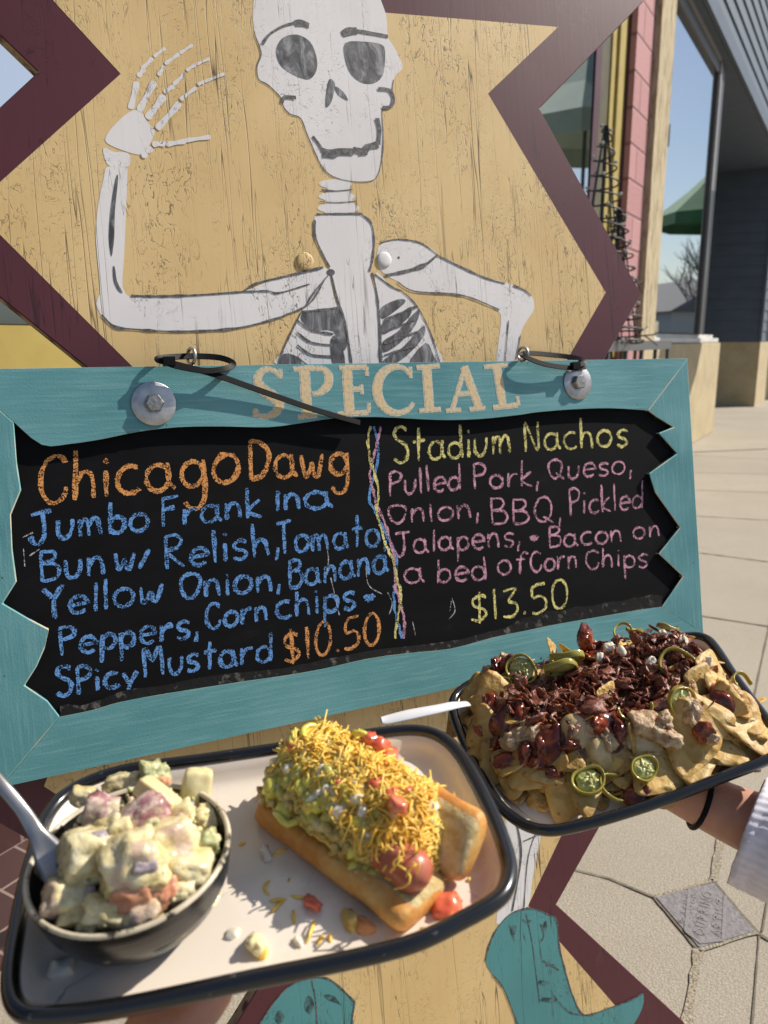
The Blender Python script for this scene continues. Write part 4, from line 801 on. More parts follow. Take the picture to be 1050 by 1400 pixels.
def food(name, stops, sc, rough=.4, sss=.25, bump=.5, bd=.0012, bsc=None, **k):
    t = NT(name); t.set(color=t.ramp(t.noise(sc, 5, .65), stops), rough=rough, **k); t.sss(sss, (1, .6, .35), .004)
    if bump: t.bump(t.noise(bsc or sc*1.6, 5, .65), bump, bd)
    return t.m
MAT['crust'] = food('bun_crust', [(.3, (.46, .17, .028)), (.48, (.60, .26, .055)), (.62, (.70, .40, .12)), (.78, (.78, .56, .25))], 32, .5, .1, .5, .0015, 190)
MAT['crumb'] = food('bun_crumb', [(.35, (.52, .38, .15)), (.5, (.66, .53, .27)), (.7, (.74, .64, .40))], 90, .8, .2, 1., .0022, 260)
MAT['frank'] = food('frankfurter', [(.3, (.36, .09, .055)), (.55, (.46, .14, .085)), (.75, (.52, .22, .14))], 60, .32, .35, .3, .0006, 120)
MAT['cheddar'] = food('shredded_cheddar', [(.3, (.86, .45, .05)), (.5, (.92, .58, .10)), (.75, (.95, .72, .24))], 38, .42, .35, .2, .0004, 400)
MAT['relish'] = food('relish_mix', [(.28, (.24, .14, .03)), (.42, (.46, .32, .07)), (.55, (.64, .50, .16)), (.75, (.76, .64, .38))], 130, .28, .35, 1., .003, 150, coat=.3)
MAT['pepper'] = food('banana_pepper', [(.3, (.56, .50, .05)), (.7, (.74, .68, .14))], 40, .2, .5, .2, .0006, 120, coat=.3)
MAT['onion'] = food('white_onion', [(.3, (.66, .60, .48)), (.7, (.80, .77, .68))], 60, .25, .5, .2, .0005, 150)
MAT['tomato'] = food('tomato', [(.3, (.58, .07, .035)), (.5, (.70, .15, .07)), (.75, (.78, .36, .22))], 70, .16, .4, .4, .001, 150, coat=.4)
MAT['lettuce'] = food('lettuce', [(.3, (.36, .34, .05)), (.7, (.62, .56, .16))], 60, .35, .4, .6, .002, 120)

# ------------------------------------------------------------------ hot dog
fA, fB = T1.wor(T1.hit(350, 1124, FL)), T1.wor(T1.hit(557, 1284, FL))
ux = (fB-fA).normalized(); HD = Fr(fA, ux, T1.ez.cross(ux), T1.ez); LB = (fB-fA).length
print('bun length', LB, 'gz', GZ, 'HC', HC)
VC = .036
hd = empty('hot_dog', Fr(HD.wor(V((LB/2, VC, 0))), HD.ex, HD.ey, HD.ez).M(), 'hot dog in a toasted bun under shredded cheddar, relish and tomato', 'hot dog')
offh = V((LB/2, VC, 0))
def extr(profile, x0, x1, n, fn, mats, name, crumb_idx, seed):
    """sweep a closed profile (v,z) along the bun with rounded ends; crumb_idx = profile segments that are cut faces"""
    mb = MB(); m = len(profile); cv = sum(p[0] for p in profile)/m; cz = sum(p[1] for p in profile)/m
    for i in range(n+1):
        f = i/n; e = min(1, min(f, 1-f)/.06); k = .80+.20*sqrt(max(0, 1-(1-e)**2)); x = x0+(x1-x0)*f
        for (v, z) in profile:
            q = V((x, cv+(v-cv)*k, max(.0003, cz+(z-cz)*k))); q = fn(q, f)
            q += V((noise.noise(q*60+V((seed, 0, 0))), noise.noise(q*60+V((0, seed, 0))), noise.noise(q*60+V((0, 0, seed)))))*.0011; mb.v.append(q-offh)
    for i in range(n):
        for k in range(m): mb.f.append((i*m+k, i*m+(k+1) % m, (i+1)*m+(k+1) % m, (i+1)*m+k)); mb.m.append(1 if k in crumb_idx else 0)
    mb.f += [tuple(range(m-1, -1, -1)), tuple(n*m+k for k in range(m))]; mb.m += [0, 0]
    o = mb.obj(name, mats, hd, True); s_ = o.modifiers.new('s', 'SUBSURF'); s_.levels = s_.render_levels = 1; return o
prof = [(.003,.0),(.026,.0),(.034,.002),(.036,.008),(.034,.0125),(.026,.0150),(.016,.0155),(.006,.0155),(.0000,.0146),(-.0032,.011),(-.0040,.006),(-.002,.0015)]
prof = prof[::-1]
crumbs = {3, 4, 5, 6, 7}
extr(prof, 0, LB, 30, lambda q, f: q+V((0, 0, .0015*sin(f*3))), [MAT['crust'], MAT['crumb']], 'bun_half', {4, 5, 6, 7}, 1)
rot2 = Matrix.Rotation(rad(51), 3, 'X')
prof2 = [(0,0),(.018,-.002),(.030,.0),(.037,.004),(.039,.009),(.036,.0145),(.022,.017),(.005,.0165),(-.001,.012),(-.002,.006)]
extr(prof2, .012, LB+.004, 30, lambda q, f: (rot2 @ V((q.x, q.y, q.z)))+V((0, .047, .002)), [MAT['crust'], MAT['crumb']], 'bun_half', {5, 6, 7}, 4)
mb = MB(); pts = []; rr = []
for i in range(27):
    f = i/26; x = -.002+(LB+.001)*f; e = min(f, 1-f)*26; pts.append(V((x, .0180+.003*sin(f*3.1), .0235+.001*sin(f*6)))-offh); rr.append(.0112*(sqrt(max(.02, 1-max(0, 1-e/2.2)**2))))
for q_ in range(len(pts)): rr[q_] *= 1+.03*noise.noise(V((q_*.7, 1, 2)))
mb.tube(pts, rr, 22); fo = mb.obj('frankfurter', MAT['frank'], hd, True)
rh = random.Random(5)
# topping mound
def topz(x, v):
    f = x/LB; e = max(0, min(1, (x+.004)/.014)) * max(0, min(1, (LB-.012-x)/.022)); k_ = max(0, min(1, (f-.55)/.35)); w_ = (.036-.013*k_) if v < .039 else .031
    g_ = max(0, 1-((v-.039)/w_)**2)
    return .012+(.030+.005*sin(f*2.6+.2)-.005*f)*g_**.45*e**.5+.0032*noise.noise(V((x*90, v*90, 3)))+.0018*noise.noise(V((x*220, v*220, 8)))
mb = MB(); nx, nv = 70, 44
for i in range(nx+1):
    for k in range(nv+1):
        x = -.005+(LB-.004)*i/nx; v = .004+.066*k/nv; mb.v.append(V((x, v, topz(x, v)))-offh)
mb.f = [(i*(nv+1)+k, (i+1)*(nv+1)+k, (i+1)*(nv+1)+k+1, i*(nv+1)+k+1) for i in range(nx) for k in range(nv)]; mb.m = [0]*len(mb.f)
mb.obj('relish_mound', MAT['relish'], hd, True)
def topn(x, v): e = .0015; return V((-(topz(x+e, v)-topz(x-e, v))/(2*e), -(topz(x, v+e)-topz(x, v-e))/(2*e), 1)).normalized()
def bits(name, mt, n, size, vr, box, lift=0, sd=1, xr_=(0, 1), sub=2, stuff=True):
    r_ = random.Random(sd); out = []; mb = MB()
    for i in range(n):
        x = LB*(.02+.86*r_.uniform(*xr_)); v = r_.uniform(*vr); s = size*r_.uniform(.65, 1.3); z = topz(x, v)+lift*r_.random()
        q = MB() if not stuff else mb; lump(q, V((x, v, z))-offh, (s, s*r_.uniform(.6, 1), s*r_.uniform(.45, .9)), r_.uniform(0, 50), .22, 1.5, sub, box)
        if not stuff: q.obj(name, mt, hd, True)
    if stuff: o = mb.obj(name, mt, hd, True); o['kind'] = 'stuff'
bits('relish_bits', MAT['relish'], 420, .0027, (.010, .066), .25, .002, 2)
bits('relish_clumps', MAT['relish'], 330, .0030, (.003, .024), .2, .002, 22, (0, .85))
bits('pickle_bits', MAT['lettuce'], 70, .0036, (.004, .024), .2, .002, 25, (0, .85))
bits('pepper_piece', MAT['pepper'], 12, .0056, (.004, .020), .2, .002, 29, (0, .75), stuff=False)
bits('onion_dice', MAT['onion'], 16, .0040, (.005, .024), .6, .003, 33, (0, .8), stuff=False)
bits('onion_dice', MAT['onion'], 34, .0038, (.014, .064), .75, .003, 3, stuff=False)
bits('tomato_dice', MAT['tomato'], 14, .0046, (.016, .066), .65, .004, 6, stuff=False)
bits('pepper_piece', MAT['pepper'], 16, .0052, (.012, .032), .25, .002, 9, stuff=False)
bits('lettuce_bits', MAT['lettuce'], 60, .0048, (.010, .026), .2, .002, 12, (0, .6))
# banana pepper rings and the tomato wedge at the far end
def hp(u, v, c): return HD.loc(T1.wor(T1.hit(u, v, FL+c)))-offh
for (u, v, c, s) in ((408, 1022, .041, .010), (395, 1112, .022, .008), (500, 1012, .043, .009), (425, 1010, .044, .009)):
    p = hp(u, v, c); R = Matrix.Rotation(u*.7, 3, V((.3, .5, .8)).normalized()); mb = MB(); pts = [p+R @ V((s*cos(2*pi*k/20)*(1+.15*sin(3*k)), s*sin(2*pi*k/20)*.8, .0015*sin(k))) for k in range(20)]; mb.tube(pts, .0021, 8, True); mb.obj('pepper_ring', MAT['pepper'], hd, True)
for (u, v, c, s) in ((512, 1020, .043, .0095), (528, 1038, .037, .009), (505, 1017, .045, .007), (543, 1100, .050, .006), (648, 1133, .022, .006), (640, 1150, .020, .005)):
    mb = MB(); lump(mb, hp(u, v, c), (s, s*.75, s*.62), u, .2, 1.4, 3, .55); mb.obj('tomato_dice', MAT['tomato'], hd, True)
# shredded cheddar
mb = MB(); keep = {}
for i in range(nx+1):
    for k in range(nv+1):
        x = -.005+(LB-.004)*i/nx; v = .004+.066*k/nv; gg = 1-((v-.037)/.027)**2-max(0, (.012-x)/.02)-max(0, (x-LB+.018)/.02)+.55*noise.noise(V((x*140, v*140, 31)))
        mb.v.append(V((x, v, topz(x, v)+(.0016*min(1, gg*2) if gg > 0 else -.003)+.0009*noise.noise(V((x*420, v*420, 2)))))-offh)
mb.f = [(i*(nv+1)+k, (i+1)*(nv+1)+k, (i+1)*(nv+1)+k+1, i*(nv+1)+k+1) for i in range(nx) for k in range(nv)]; mb.m = [0]*len(mb.f)
mb.obj('cheddar_layer', MAT['cheddar'], hd, True)
mb = MB()
for i in range(2700):
    x = LB*(.03+.88*rh.random()); v = .0345+.0155*rh.gauss(0, 1)
    if v < .012 or v > .068: continue
    if v < .020+.006*x/LB and rh.random() < .42: continue
    nn = topn(x, v); an = rh.uniform(0, 2*pi); ln = rh.uniform(.009, .026); p = V((x, v, topz(x, v)+rh.uniform(.0012, .0034)))-offh
    nn = (nn+V((rh.gauss(0, .09), rh.gauss(0, .09), 0))).normalized()
    shred(mb, p, V((cos(an), sin(an), .1)), nn, ln, rh.uniform(.00050, .00080), rh.gauss(0, .8), rh)
o = mb.obj('cheddar_shreds', MAT['cheddar'], hd, True); o['kind'] = 'stuff'
mb = MB()
for i in range(90):   # strands hanging down the near side and the end
    x = LB*rh.uniform(.30, .97); v = rh.uniform(.006, .024); p = V((x, v, .026+rh.uniform(.002, .012)))-offh
    shred(mb, p, V((rh.gauss(0, .5), .45, 1)), V((rh.gauss(0, .3), -1, .3)).normalized(), rh.uniform(.007, .016), .00058, rh.gauss(0, .9), rh)
o = mb.obj('hanging_shreds', MAT['cheddar'], hd, True); o['kind'] = 'stuff'

# ------------------------------------------------------------------ crumbs lying on the tray
gl_ = 'cheddar shreds fallen on the tray'
i_ = 0
for (u, v, an, ln, bend, lab) in ((366,1214,70,.014,-1.2,'curved cheddar shred, left one of an arch'), (398,1220,-62,.017,1.3,'curved cheddar shred, right side of an arch below the bun'), (381,1232,-5,.012,.2,'short straight cheddar shred under the arch'), (376,1244,28,.014,.1,'slanted cheddar shred below the short straight one'),
        (402,1262,80,.014,.0,'upright cheddar shred alone on the tray'), (427,1266,62,.022,.3,'longest loose cheddar shred below the tomato scrap'), (437,1288,35,.008,.1,'stubby cheddar shred near the tray edge'), (452,1288,85,.008,0,'tiny upright cheddar shred nearest the onion scrap'),
        (598,1258,20,.020,.6,'cheddar shred lying across the fallen tomato'), (606,1266,8,.016,-.4,'cheddar shred in front of the fallen tomato'), (384,1166,15,.013,.2,'cheddar shred tucked against the bun side'), (330,1156,10,.005,.1,'speck of cheddar between bowl and bun'), (640,1206,30,.004,0,'speck of cheddar right of the bun')):
    p = T1.hit(u, v, FL+.0012); mb = MB(); a = rad(an); shred(mb, p, V((cos(a), sin(a)*1.4, 0)), V((0, 0, 1)), ln, .00105, bend, rh)
    thing_mesh(mb, 'cheddar_shred', MAT['cheddar'], lab, 'cheese shred', gl_, True, T1)
MAT['fried'] = food('browned_scrap', [(.3, (.42, .16, .05)), (.6, (.60, .30, .12)), (.8, (.7, .5, .3))], 160, .3, .3, .8, .002, 200)
MAT['potato'] = food('boiled_potato', [(.3, (.66, .56, .28)), (.7, (.78, .70, .42))], 60, .35, .4, .4, .001, 160)
for (u, v, s, mt, lab, box) in ((428,1240,.0062,'tomato','scrap of tomato lying below the bun on the tray',.3), (478,1265,.0070,'relish','greenish onion scrap near the front corner of the bun',.3), (497,1272,.0060,'fried','browned scrap touching the greenish onion scrap',.2), (352,1298,.0072,'potato','pale potato crumb near the front edge of the tray',.4),
        (358,1308,.0040,'cheddar','orange cheese crumb beside the pale potato crumb',.2), (318,1281,.0040,'onion','small onion crumb left of the potato crumb',.2), (408,1292,.0034,'onion','onion crumb between the loose shreds',.4), (610,1246,.0082,'tomato','red tomato chunk fallen at the front right of the tray',.15), (85,1330,.0060,'onion','clear onion flake in the shaded left corner of the tray',.8),
        (365,1172,.0048,'onion','onion dice beside the left side of the bun',.8), (622,1232,.0040,'tomato','small tomato flake behind the red chunk',.3)):
    mb = MB(); p = T1.hit(u, v, FL); lump(mb, p+V((0, 0, s*.45)), (s, s*.8, s*.5), u, .3, 1.5, 3, box); thing_mesh(mb, 'food_scrap', MAT[mt], lab, 'food scrap', 'scraps on the hot dog tray', True, T1)

# ------------------------------------------------------------------ bowl of potato salad
BR = .0520; BH = .043
pr = T1.hit(178, 1168, FL+BH); BWL = Fr(T1.wor(V((pr.x, pr.y, FL))), T1.ex, T1.ey, T1.ez)
bw = empty('bowl', BWL.M(), 'black bowl with worn cream rim holding the potato salad', 'bowl')
t = NT('black_glaze'); rg = t.noise((6, 6, 320), 3, .6); t.set(color=t.ramp(rg, [(.4, (.006, .006, .006)), (.7, (.012, .0115, .011))]), rough=t.ramp(rg, [(.4, .22), (.7, .36)]), spec=.5); t.bump(rg, .25, .0008); MAT['glaze'] = t.m
t = NT('worn_rim_glaze'); wn = t.noise((90, 90, 60), 4, .7); t.set(color=t.ramp(wn, [(.36, (.02, .018, .015)), (.44, (.55, .47, .33)), (.75, (.70, .63, .50))]), rough=.4); MAT['rimglaze'] = t.m
prof = [(.0001,.0015),(.024,.0015),(.026,.0),(.029,.0),(.0305,.003),(.036,.0075),(.043,.016),(.0485,.027),(BR-.0006,.040),(BR,.0435)]
shade_auto(MB().lathe(prof, 64).obj('bowl_body', MAT['glaze'], bw), 60)
MB().lathe([(BR,.0435),(BR-.0002,.0446),(BR-.0010,.0452),(BR-.0022,.0450),(BR-.0030,.0438)], 64).obj('bowl_rim', MAT['rimglaze'], bw, True)
MB().lathe([(BR-.0030,.0438),(BR-.005,.036),(.042,.023),(.034,.012),(.022,.008),(.0001,.007)], 64).obj('bowl_inside', MAT['glaze'], bw, True)
sal = empty('potato_salad', Fr(BWL.wor(V((0, 0, .012))), BWL.ex, BWL.ey, BWL.ez).M(), 'creamy potato salad with red skinned chunks and herbs heaped in the black bowl', 'salad')
offs = V((0, 0, .012))
t = NT('mayo_dressing'); nn_ = t.noise(75, 5, .65)
c_ = t.ramp(nn_, [(.28, (.40, .28, .11)), (.40, (.62, .50, .23)), (.55, (.76, .66, .39)), (.75, (.84, .78, .55))])
pk = t.ramp(t.noise(50, 3, .5, t.map(1, rot=(.4, .2, 0))), [(.57, 0.), (.63, 1.)]); c_ = t.mix(t.math('MULTIPLY', pk, .55), c_, (.46, .27, .28))
spk = t.ramp(t.vor(230), [(.10, 1.), (.20, 0.)]); c_ = t.mix(t.math('MULTIPLY', spk, t.ramp(t.noise(60), [(.52, 0.), (.58, .75)])), c_, (.12, .13, .05))
t.set(color=c_, rough=.22, spec=.5, coat=.3); t.sss(.25, (1, .8, .5), .003); t.bump(t.noise(110, 4, .6), .6, .003); MAT['mayo'] = t.m
t = NT('red_potato_skin'); sk_ = t.noise(70, 5, .7); t.set(color=t.ramp(sk_, [(.36, (.22, .065, .085)), (.46, (.36, .17, .18)), (.54, (.60, .46, .38)), (.66, (.74, .66, .44))]), rough=.32, coat=.15); t.sss(.2, (1, .5, .4), .003); t.bump(t.noise(130, 4), .5, .0015); MAT['redskin'] = t.m
MAT['herb'] = food('chopped_herb', [(.35, (.16, .18, .07)), (.52, (.45, .46, .22)), (.7, (.72, .68, .45))], 170, .35, .3, .8, .002, 250)
MAT['pink'] = food('pink_pepper', [(.35, (.58, .22, .12)), (.7, (.68, .38, .22))], 120, .3, .4, .5, .001, 200)
MAT['purple'] = food('red_onion', [(.35, (.22, .17, .22)), (.7, (.45, .40, .40))], 120, .3, .4, .5, .001, 200)
def domez(x, y):
    r2 = (x*x+y*y)/(BR*BR); hole = max(0, 1-((x+.043)**2+(y-.008)**2)/.019**2); return .026+.026*max(0, 1-r2)+.010*max(0, y/BR)-.024*min(1, hole*1.6)
def salp(u, v, lift=0):
    c = .04
    for _ in range(14):
        h_ = T1.hit(u, v, FL+c); x, y = h_.x-pr.x, h_.y-pr.y; c = .5*c+.5*(domez(x, y)+lift)
    return V((x, y, c))
mb = MB(); N = 44
for i in range(N+1):
    for k in range(48):
        r = (BR-.0055)*i/N; a = 2*pi*k/48; x, y = r*cos(a), r*sin(a); mb.v.append(V((x, y, domez(x, y)-.008+.006*noise.noise(V((x*110, y*110, 4)))+.003*noise.noise(V((x*260, y*260, 9)))))-offs)
mb.f = [(i*48+k, i*48+(k+1) % 48, (i+1)*48+(k+1) % 48, (i+1)*48+k) for i in range(N) for k in range(48)]; mb.m = [0]*len(mb.f); mb.obj('dressed_mash', MAT['mayo'], sal, True)
def chunk(u, v, s, mt, name, lift=0, box=.35, rz=0, seed=None, amp=.20):
    p = salp(u, v, lift); mb = MB(); sd = seed or u*.37+v*.11
    R = Matrix.Rotation(rad(rz), 3, 'Z') @ Matrix.Rotation(.5*sin(sd), 3, 'X') @ Matrix.Rotation(.4*cos(sd*1.7), 3, 'Y')
    lump(mb, p-offs, tuple(x*.00098 for x in s), sd, amp*1.1, 1.4, 4, min(.75, box+.12), R); return mb.obj(name, MAT[mt], sal, True)
for a in [(140,1112,(10,10,10),'redskin','potato_chunk',.004), (193,1118,(15,10,9),'redskin','potato_chunk',.006,.2,15), (268,1085,(9,8,15),'potato','potato_chunk',.006,.45,0,None,.08), (215,1090,(14,6,6),'potato','potato_chunk',.008,.6,-35,None,.07), (213,1060,(8,8,7),'herb','celery_piece',.006,.3,0,None,.4), (222,1072,(5,4,4),'pink','pepper_piece',.008,.4),
          (168,1073,(12,7,7),'mayo','potato_chunk',.002), (185,1180,(15,15,15),'mayo','potato_chunk',.008,.4), (122,1165,(14,14,12),'mayo','potato_chunk',.006,.4,20), (228,1155,(15,13,12),'mayo','potato_chunk',.005,.4,40), (256,1190,(12,12,10),'mayo','potato_chunk',.002), (95,1228,(13,10,9),'mayo','potato_chunk',.003), (110,1250,(11,7,7),'mayo','potato_chunk',.0),
          (180,1218,(10,7,8),'pink','pepper_piece',.006,.3,0,None,.3), (222,1222,(9,7,6),'pink','pepper_piece',.004,.2,30,None,.35), (150,1245,(13,8,7),'mayo','potato_chunk',.0), (195,1248,(10,8,7),'mayo','potato_chunk',.0), (145,1138,(10,7,6),'mayo','egg_piece',.006), (165,1135,(7,6,6),'potato','egg_piece',.008,.2), (245,1113,(8,6,6),'potato','celery_piece',.005,.5), (196,1185,(6,4,5),'purple','onion_piece',.018,.5),
          (130,1150,(8,6,5),'purple','onion_piece',.011,.3), (285,1118,(6,9,6),'mayo','potato_chunk',.0), (280,1155,(8,9,7),'herb','celery_piece',.002,.3,0,None,.4), (205,1133,(6,5,5),'herb','celery_piece',.007,.3), (240,1215,(11,8,8),'mayo','potato_chunk',.001), (105,1195,(9,8,8),'mayo','potato_chunk',.004), (120,1262,(6,5,4),'potato','potato_chunk',.001), (115,1090,(8,6,6),'mayo','potato_chunk',.0), (160,1205,(7,9,9),'mayo','potato_chunk',.006), (210,1200,(9,8,8),'mayo','potato_chunk',.006)]: chunk(*a)
r_ = random.Random(21)
for mt, nm, n, s in (('mayo', 'dressing_crumbs', 70, .0028), ('herb', 'herb_flecks', 70, .0016), ('purple', 'onion_bits', 22, .0024), ('potato', 'egg_bits', 16, .0036)):
    mb = MB()
    for i in range(n):
        a = r_.uniform(0, 2*pi); r = (BR-.008)*sqrt(r_.random()); x, y = r*cos(a), r*sin(a); q = s*r_.uniform(.6, 1.5)
        lump(mb, V((x, y, domez(x, y)+r_.uniform(-.003, .009)))-offs, (q, q*.8, q*.6), r_.uniform(0, 90), .25, 1.6, 1 if mt == 'herb' else 2, .2)
    mb.obj(nm, MAT[mt], sal, True)['kind'] = 'stuff'
# spoon in the bowl
def flat_tool(pts, ws, th, mt, label, name, cat, cup=0):
    P_ = subd([atd(*p) for p in pts], 5); W_ = []
    for i in range(len(ws)-1): W_ += [ws[i]+(ws[i+1]-ws[i])*k/5 for k in range(5)]
    W_.append(ws[-1]); mb = MB(); nc = 9
    for i, p in enumerate(P_):
        t_ = (P_[min(i+1, len(P_)-1)]-P_[max(i-1, 0)]).normalized(); vw = (CO-p).normalized(); vw = (vw+V((0, 0, .8))).normalized(); sd = t_.cross(vw).normalized(); nn = sd.cross(t_)
        for k in range(nc):
            a = 2*pi*k/nc; x = cos(a); mb.v.append(p+sd*W_[i]*.5*x+nn*(th*.5*sin(a)*(1-.2*x*x)-cup*(1-x*x)*(W_[i]/max(ws))**3))
    n = len(P_); mb.f = [(i*nc+k, i*nc+(k+1) % nc, (i+1)*nc+(k+1) % nc, (i+1)*nc+k) for i in range(n-1) for k in range(nc)]+[tuple(range(nc-1, -1, -1)), tuple((n-1)*nc+k for k in range(nc))]; mb.m = [0]*len(mb.f)
    return thing_mesh(mb, name, mt, label, cat, None, True)
def sp_(u, v, c): l_ = T1.wor(T1.hit(u, v, c)); return (u, v, (l_-CO).dot(CF))
flat_tool([sp_(-120,950,.105), sp_(-50,1020,.085), sp_(0,1071,.070), sp_(30,1106,.058), sp_(50,1138,.047), sp_(68,1166,.040), sp_(86,1194,.034), sp_(104,1224,.026)], [.010,.009,.0072,.0072,.009,.016,.018,.012], .0018, MAT['spoon'], 'metal spoon stuck in the left side of the potato salad', 'spoon', 'spoon', .003)
flat_tool([(521,985,.640),(530,984,.642),(560,977,.648),(600,969,.658),(622,964,.668),(640,962,.690)], [.006,.0085,.0095,.0085,.008,.007], .0026, mat('pale_plastic', (.66, .66, .68), rough=.3).m, 'pale fork handle sticking out of the left end of the nachos', 'fork', 'fork')

# ------------------------------------------------------------------ nachos
NF = Fr(T2.wor(V((0, 0, FL))), T2.ex, T2.ey, T2.ez)
na = empty('nachos', NF.M(), 'heap of corn chip nachos with bacon, barbecue sauce and jalapenos on the right tray', 'nachos')
foot_px = [(626,990),(640,1035),(668,1075),(720,1098),(770,1106),(830,1106),(880,1094),(940,1074),(1000,1052),(1052,1030),(1050,1002),(1020,965),(985,920),(950,892),(880,893),(780,915),(690,935),(640,950)]
poly = [NF.hit(u, v, 0) for u, v in foot_px]
def pdist(x, y):
    ins = False; dm_ = 9; n = len(poly)
    for i in range(n):
        a, b = poly[i-1], poly[i]
        if (a.y > y) != (b.y > y) and x < (b.x-a.x)*(y-a.y)/(b.y-a.y)+a.x: ins = not ins
        ex_, ey_ = b.x-a.x, b.y-a.y; t_ = max(0, min(1, ((x-a.x)*ex_+(y-a.y)*ey_)/(ex_*ex_+ey_*ey_))); dm_ = min(dm_, (x-a.x-ex_*t_)**2+(y-a.y-ey_*t_)**2)
    return sqrt(dm_)*(1 if ins else -1)
HM = .043
def nh(x, y):
    d = pdist(x, y); f = max(0, min(1, (d-.004)/.040)); f = sin(f*pi/2)**.85 if f > 0 else 0
    return HM*f*(1+.20*noise.noise(V((x*22, y*22, 1))))+.006*noise.noise(V((x*60, y*60, 2)))*f-.003*(1-f)
xs = [p.x for p in poly]; ys = [p.y for p in poly]; x0, x1, y0, y1 = min(xs)-.004, max(xs)+.004, min(ys)-.004, max(ys)+.004
NXG, NYG = 120, 76; HG = [[nh(x0+(x1-x0)*i/NXG, y0+(y1-y0)*k/NYG) for k in range(NYG+1)] for i in range(NXG+1)]
def hq(x, y):
    fx = max(0, min(NXG-1.001, (x-x0)/(x1-x0)*NXG)); fy = max(0, min(NYG-1.001, (y-y0)/(y1-y0)*NYG)); i, k = int(fx), int(fy); a, b = fx-i, fy-k
    return (HG[i][k]*(1-a)+HG[i+1][k]*a)*(1-b)+(HG[i][k+1]*(1-a)+HG[i+1][k+1]*a)*b
def nn_at(x, y): e = .006; return V((-(hq(x+e, y)-hq(x-e, y))/(2*e), -(hq(x, y+e)-hq(x, y-e))/(2*e), 1)).normalized()
def sheet(name, mt, fn):
    mb = MB(); keep = {}
    Z = [[fn(x0+(x1-x0)*i/NXG, y0+(y1-y0)*k/NYG, HG[i][k]) for k in range(NYG+1)] for i in range(NXG+1)]
    def vid(i, k):
        if (i, k) not in keep: keep[(i, k)] = len(mb.v); mb.v.append(V((x0+(x1-x0)*i/NXG, y0+(y1-y0)*k/NYG, Z[i][k][0])))
        return keep[(i, k)]
    for i in range(NXG):
        for k in range(NYG):
            if any(Z[a][b][1] for a, b in ((i, k), (i+1, k), (i+1, k+1), (i, k+1))): mb.f.append((vid(i, k), vid(i+1, k), vid(i+1, k+1), vid(i, k+1))); mb.m.append(0)
    return mb.obj(name, mt, na, True)
MAT['pork'] = food('pulled_pork_and_queso', [(.34, (.07, .018, .010)), (.48, (.17, .06, .03)), (.60, (.36, .20, .10)), (.75, (.60, .46, .27))], 75, .3, .3, 1., .004, 110, coat=.2)
MAT['queso'] = food('queso', [(.3, (.46, .31, .13)), (.5, (.62, .48, .25)), (.8, (.72, .61, .38))], 60, .28, .35, .4, .002, 70, coat=.2)
MAT['shred'] = food('pork_shreds', [(.32, (.22, .10, .05)), (.46, (.48, .31, .17)), (.60, (.64, .49, .30)), (.75, (.72, .60, .42))], 95, .32, .3, 1., .004, 130, coat=.2)
t = NT('barbecue_sauce'); t.set(color=t.ramp(t.noise(70, 4, .6), [(.3, (.05, .008, .004)), (.48, (.13, .020, .008)), (.62, (.30, .055, .014)), (.76, (.48, .14, .03))]), rough=.14, spec=.5, coat=.15); t.sss(.15, (1, .3, .15), .002); t.bump(t.noise(90, 4), .35, .0015); MAT['bbq'] = t.m
MAT['bacon'] = food('bacon_bits', [(.3, (.065, .017, .010)), (.44, (.15, .042, .024)), (.57, (.25, .08, .045)), (.70, (.40, .19, .11)), (.8, (.56, .37, .24))], 85, .33, .2, .7, .0015, 260)
t = NT('corn_chip'); cn = t.noise(38, 5, .65); c_ = t.ramp(cn, [(.3, (.56, .33, .10)), (.5, (.72, .50, .20)), (.7, (.82, .65, .34))])
ln_ = t.n('ShaderNodeVectorMath', operation='LENGTH'); t.l(t.co, ln_.inputs[0]); eg = t.ramp(t.math('ADD', ln_.outputs['Value'], t.math('MULTIPLY', t.noise(60, 3), .012)), [(.016, 0.), (.031, 1.)])
c_ = t.mix(t.math('MULTIPLY', eg, .55), c_, (.50, .24, .06))
sp_ = t.ramp(t.vor(150), [(.12, 1.), (.26, 0.)]); c_ = t.mix(t.math('MULTIPLY', sp_, t.ramp(t.noise(45), [(.44, 0.), (.58, .8)])), c_, (.30, .11, .025))
oi = t.n('ShaderNodeObjectInfo'); hs_ = t.n('ShaderNodeHueSaturation'); t.l(c_, hs_.inputs['Color']); t.l(t.ramp(oi.outputs['Random'], [(0., .60), (1., 1.)]), hs_.inputs['Value']); hs_.inputs['Saturation'].default_value = 1.08
t.set(color=hs_.outputs[0], rough=.5, spec=.4); t.sss(.15, (1, .7, .3), .003); t.bump(t.math('ADD', t.noise(140, 4), t.math('MULTIPLY', t.vor(130), .9)), .8, .002); MAT['chip'] = t.m
MAT['jalflesh'] = food('jalapeno_flesh', [(.3, (.34, .34, .07)), (.5, (.50, .50, .16)), (.75, (.62, .60, .28))], 150, .25, .5, .6, .0015, coat=.3)
MAT['jal'] = food('pickled_jalapeno', [(.3, (.22, .19, .02)), (.6, (.37, .33, .055)), (.8, (.52, .46, .15))], 60, .18, .45, .3, .0008, 140, coat=.4)
MAT['seed'] = food('jalapeno_seeds', [(.3, (.50, .47, .16)), (.7, (.66, .62, .32))], 200, .3, .4, .4, .001)
sheet('pork_and_queso', MAT['pork'], lambda x, y, h: (h-.004+.003*noise.noise(V((x*120, y*120, 5))), h > -.002))
def pxof(x, y, h): pass
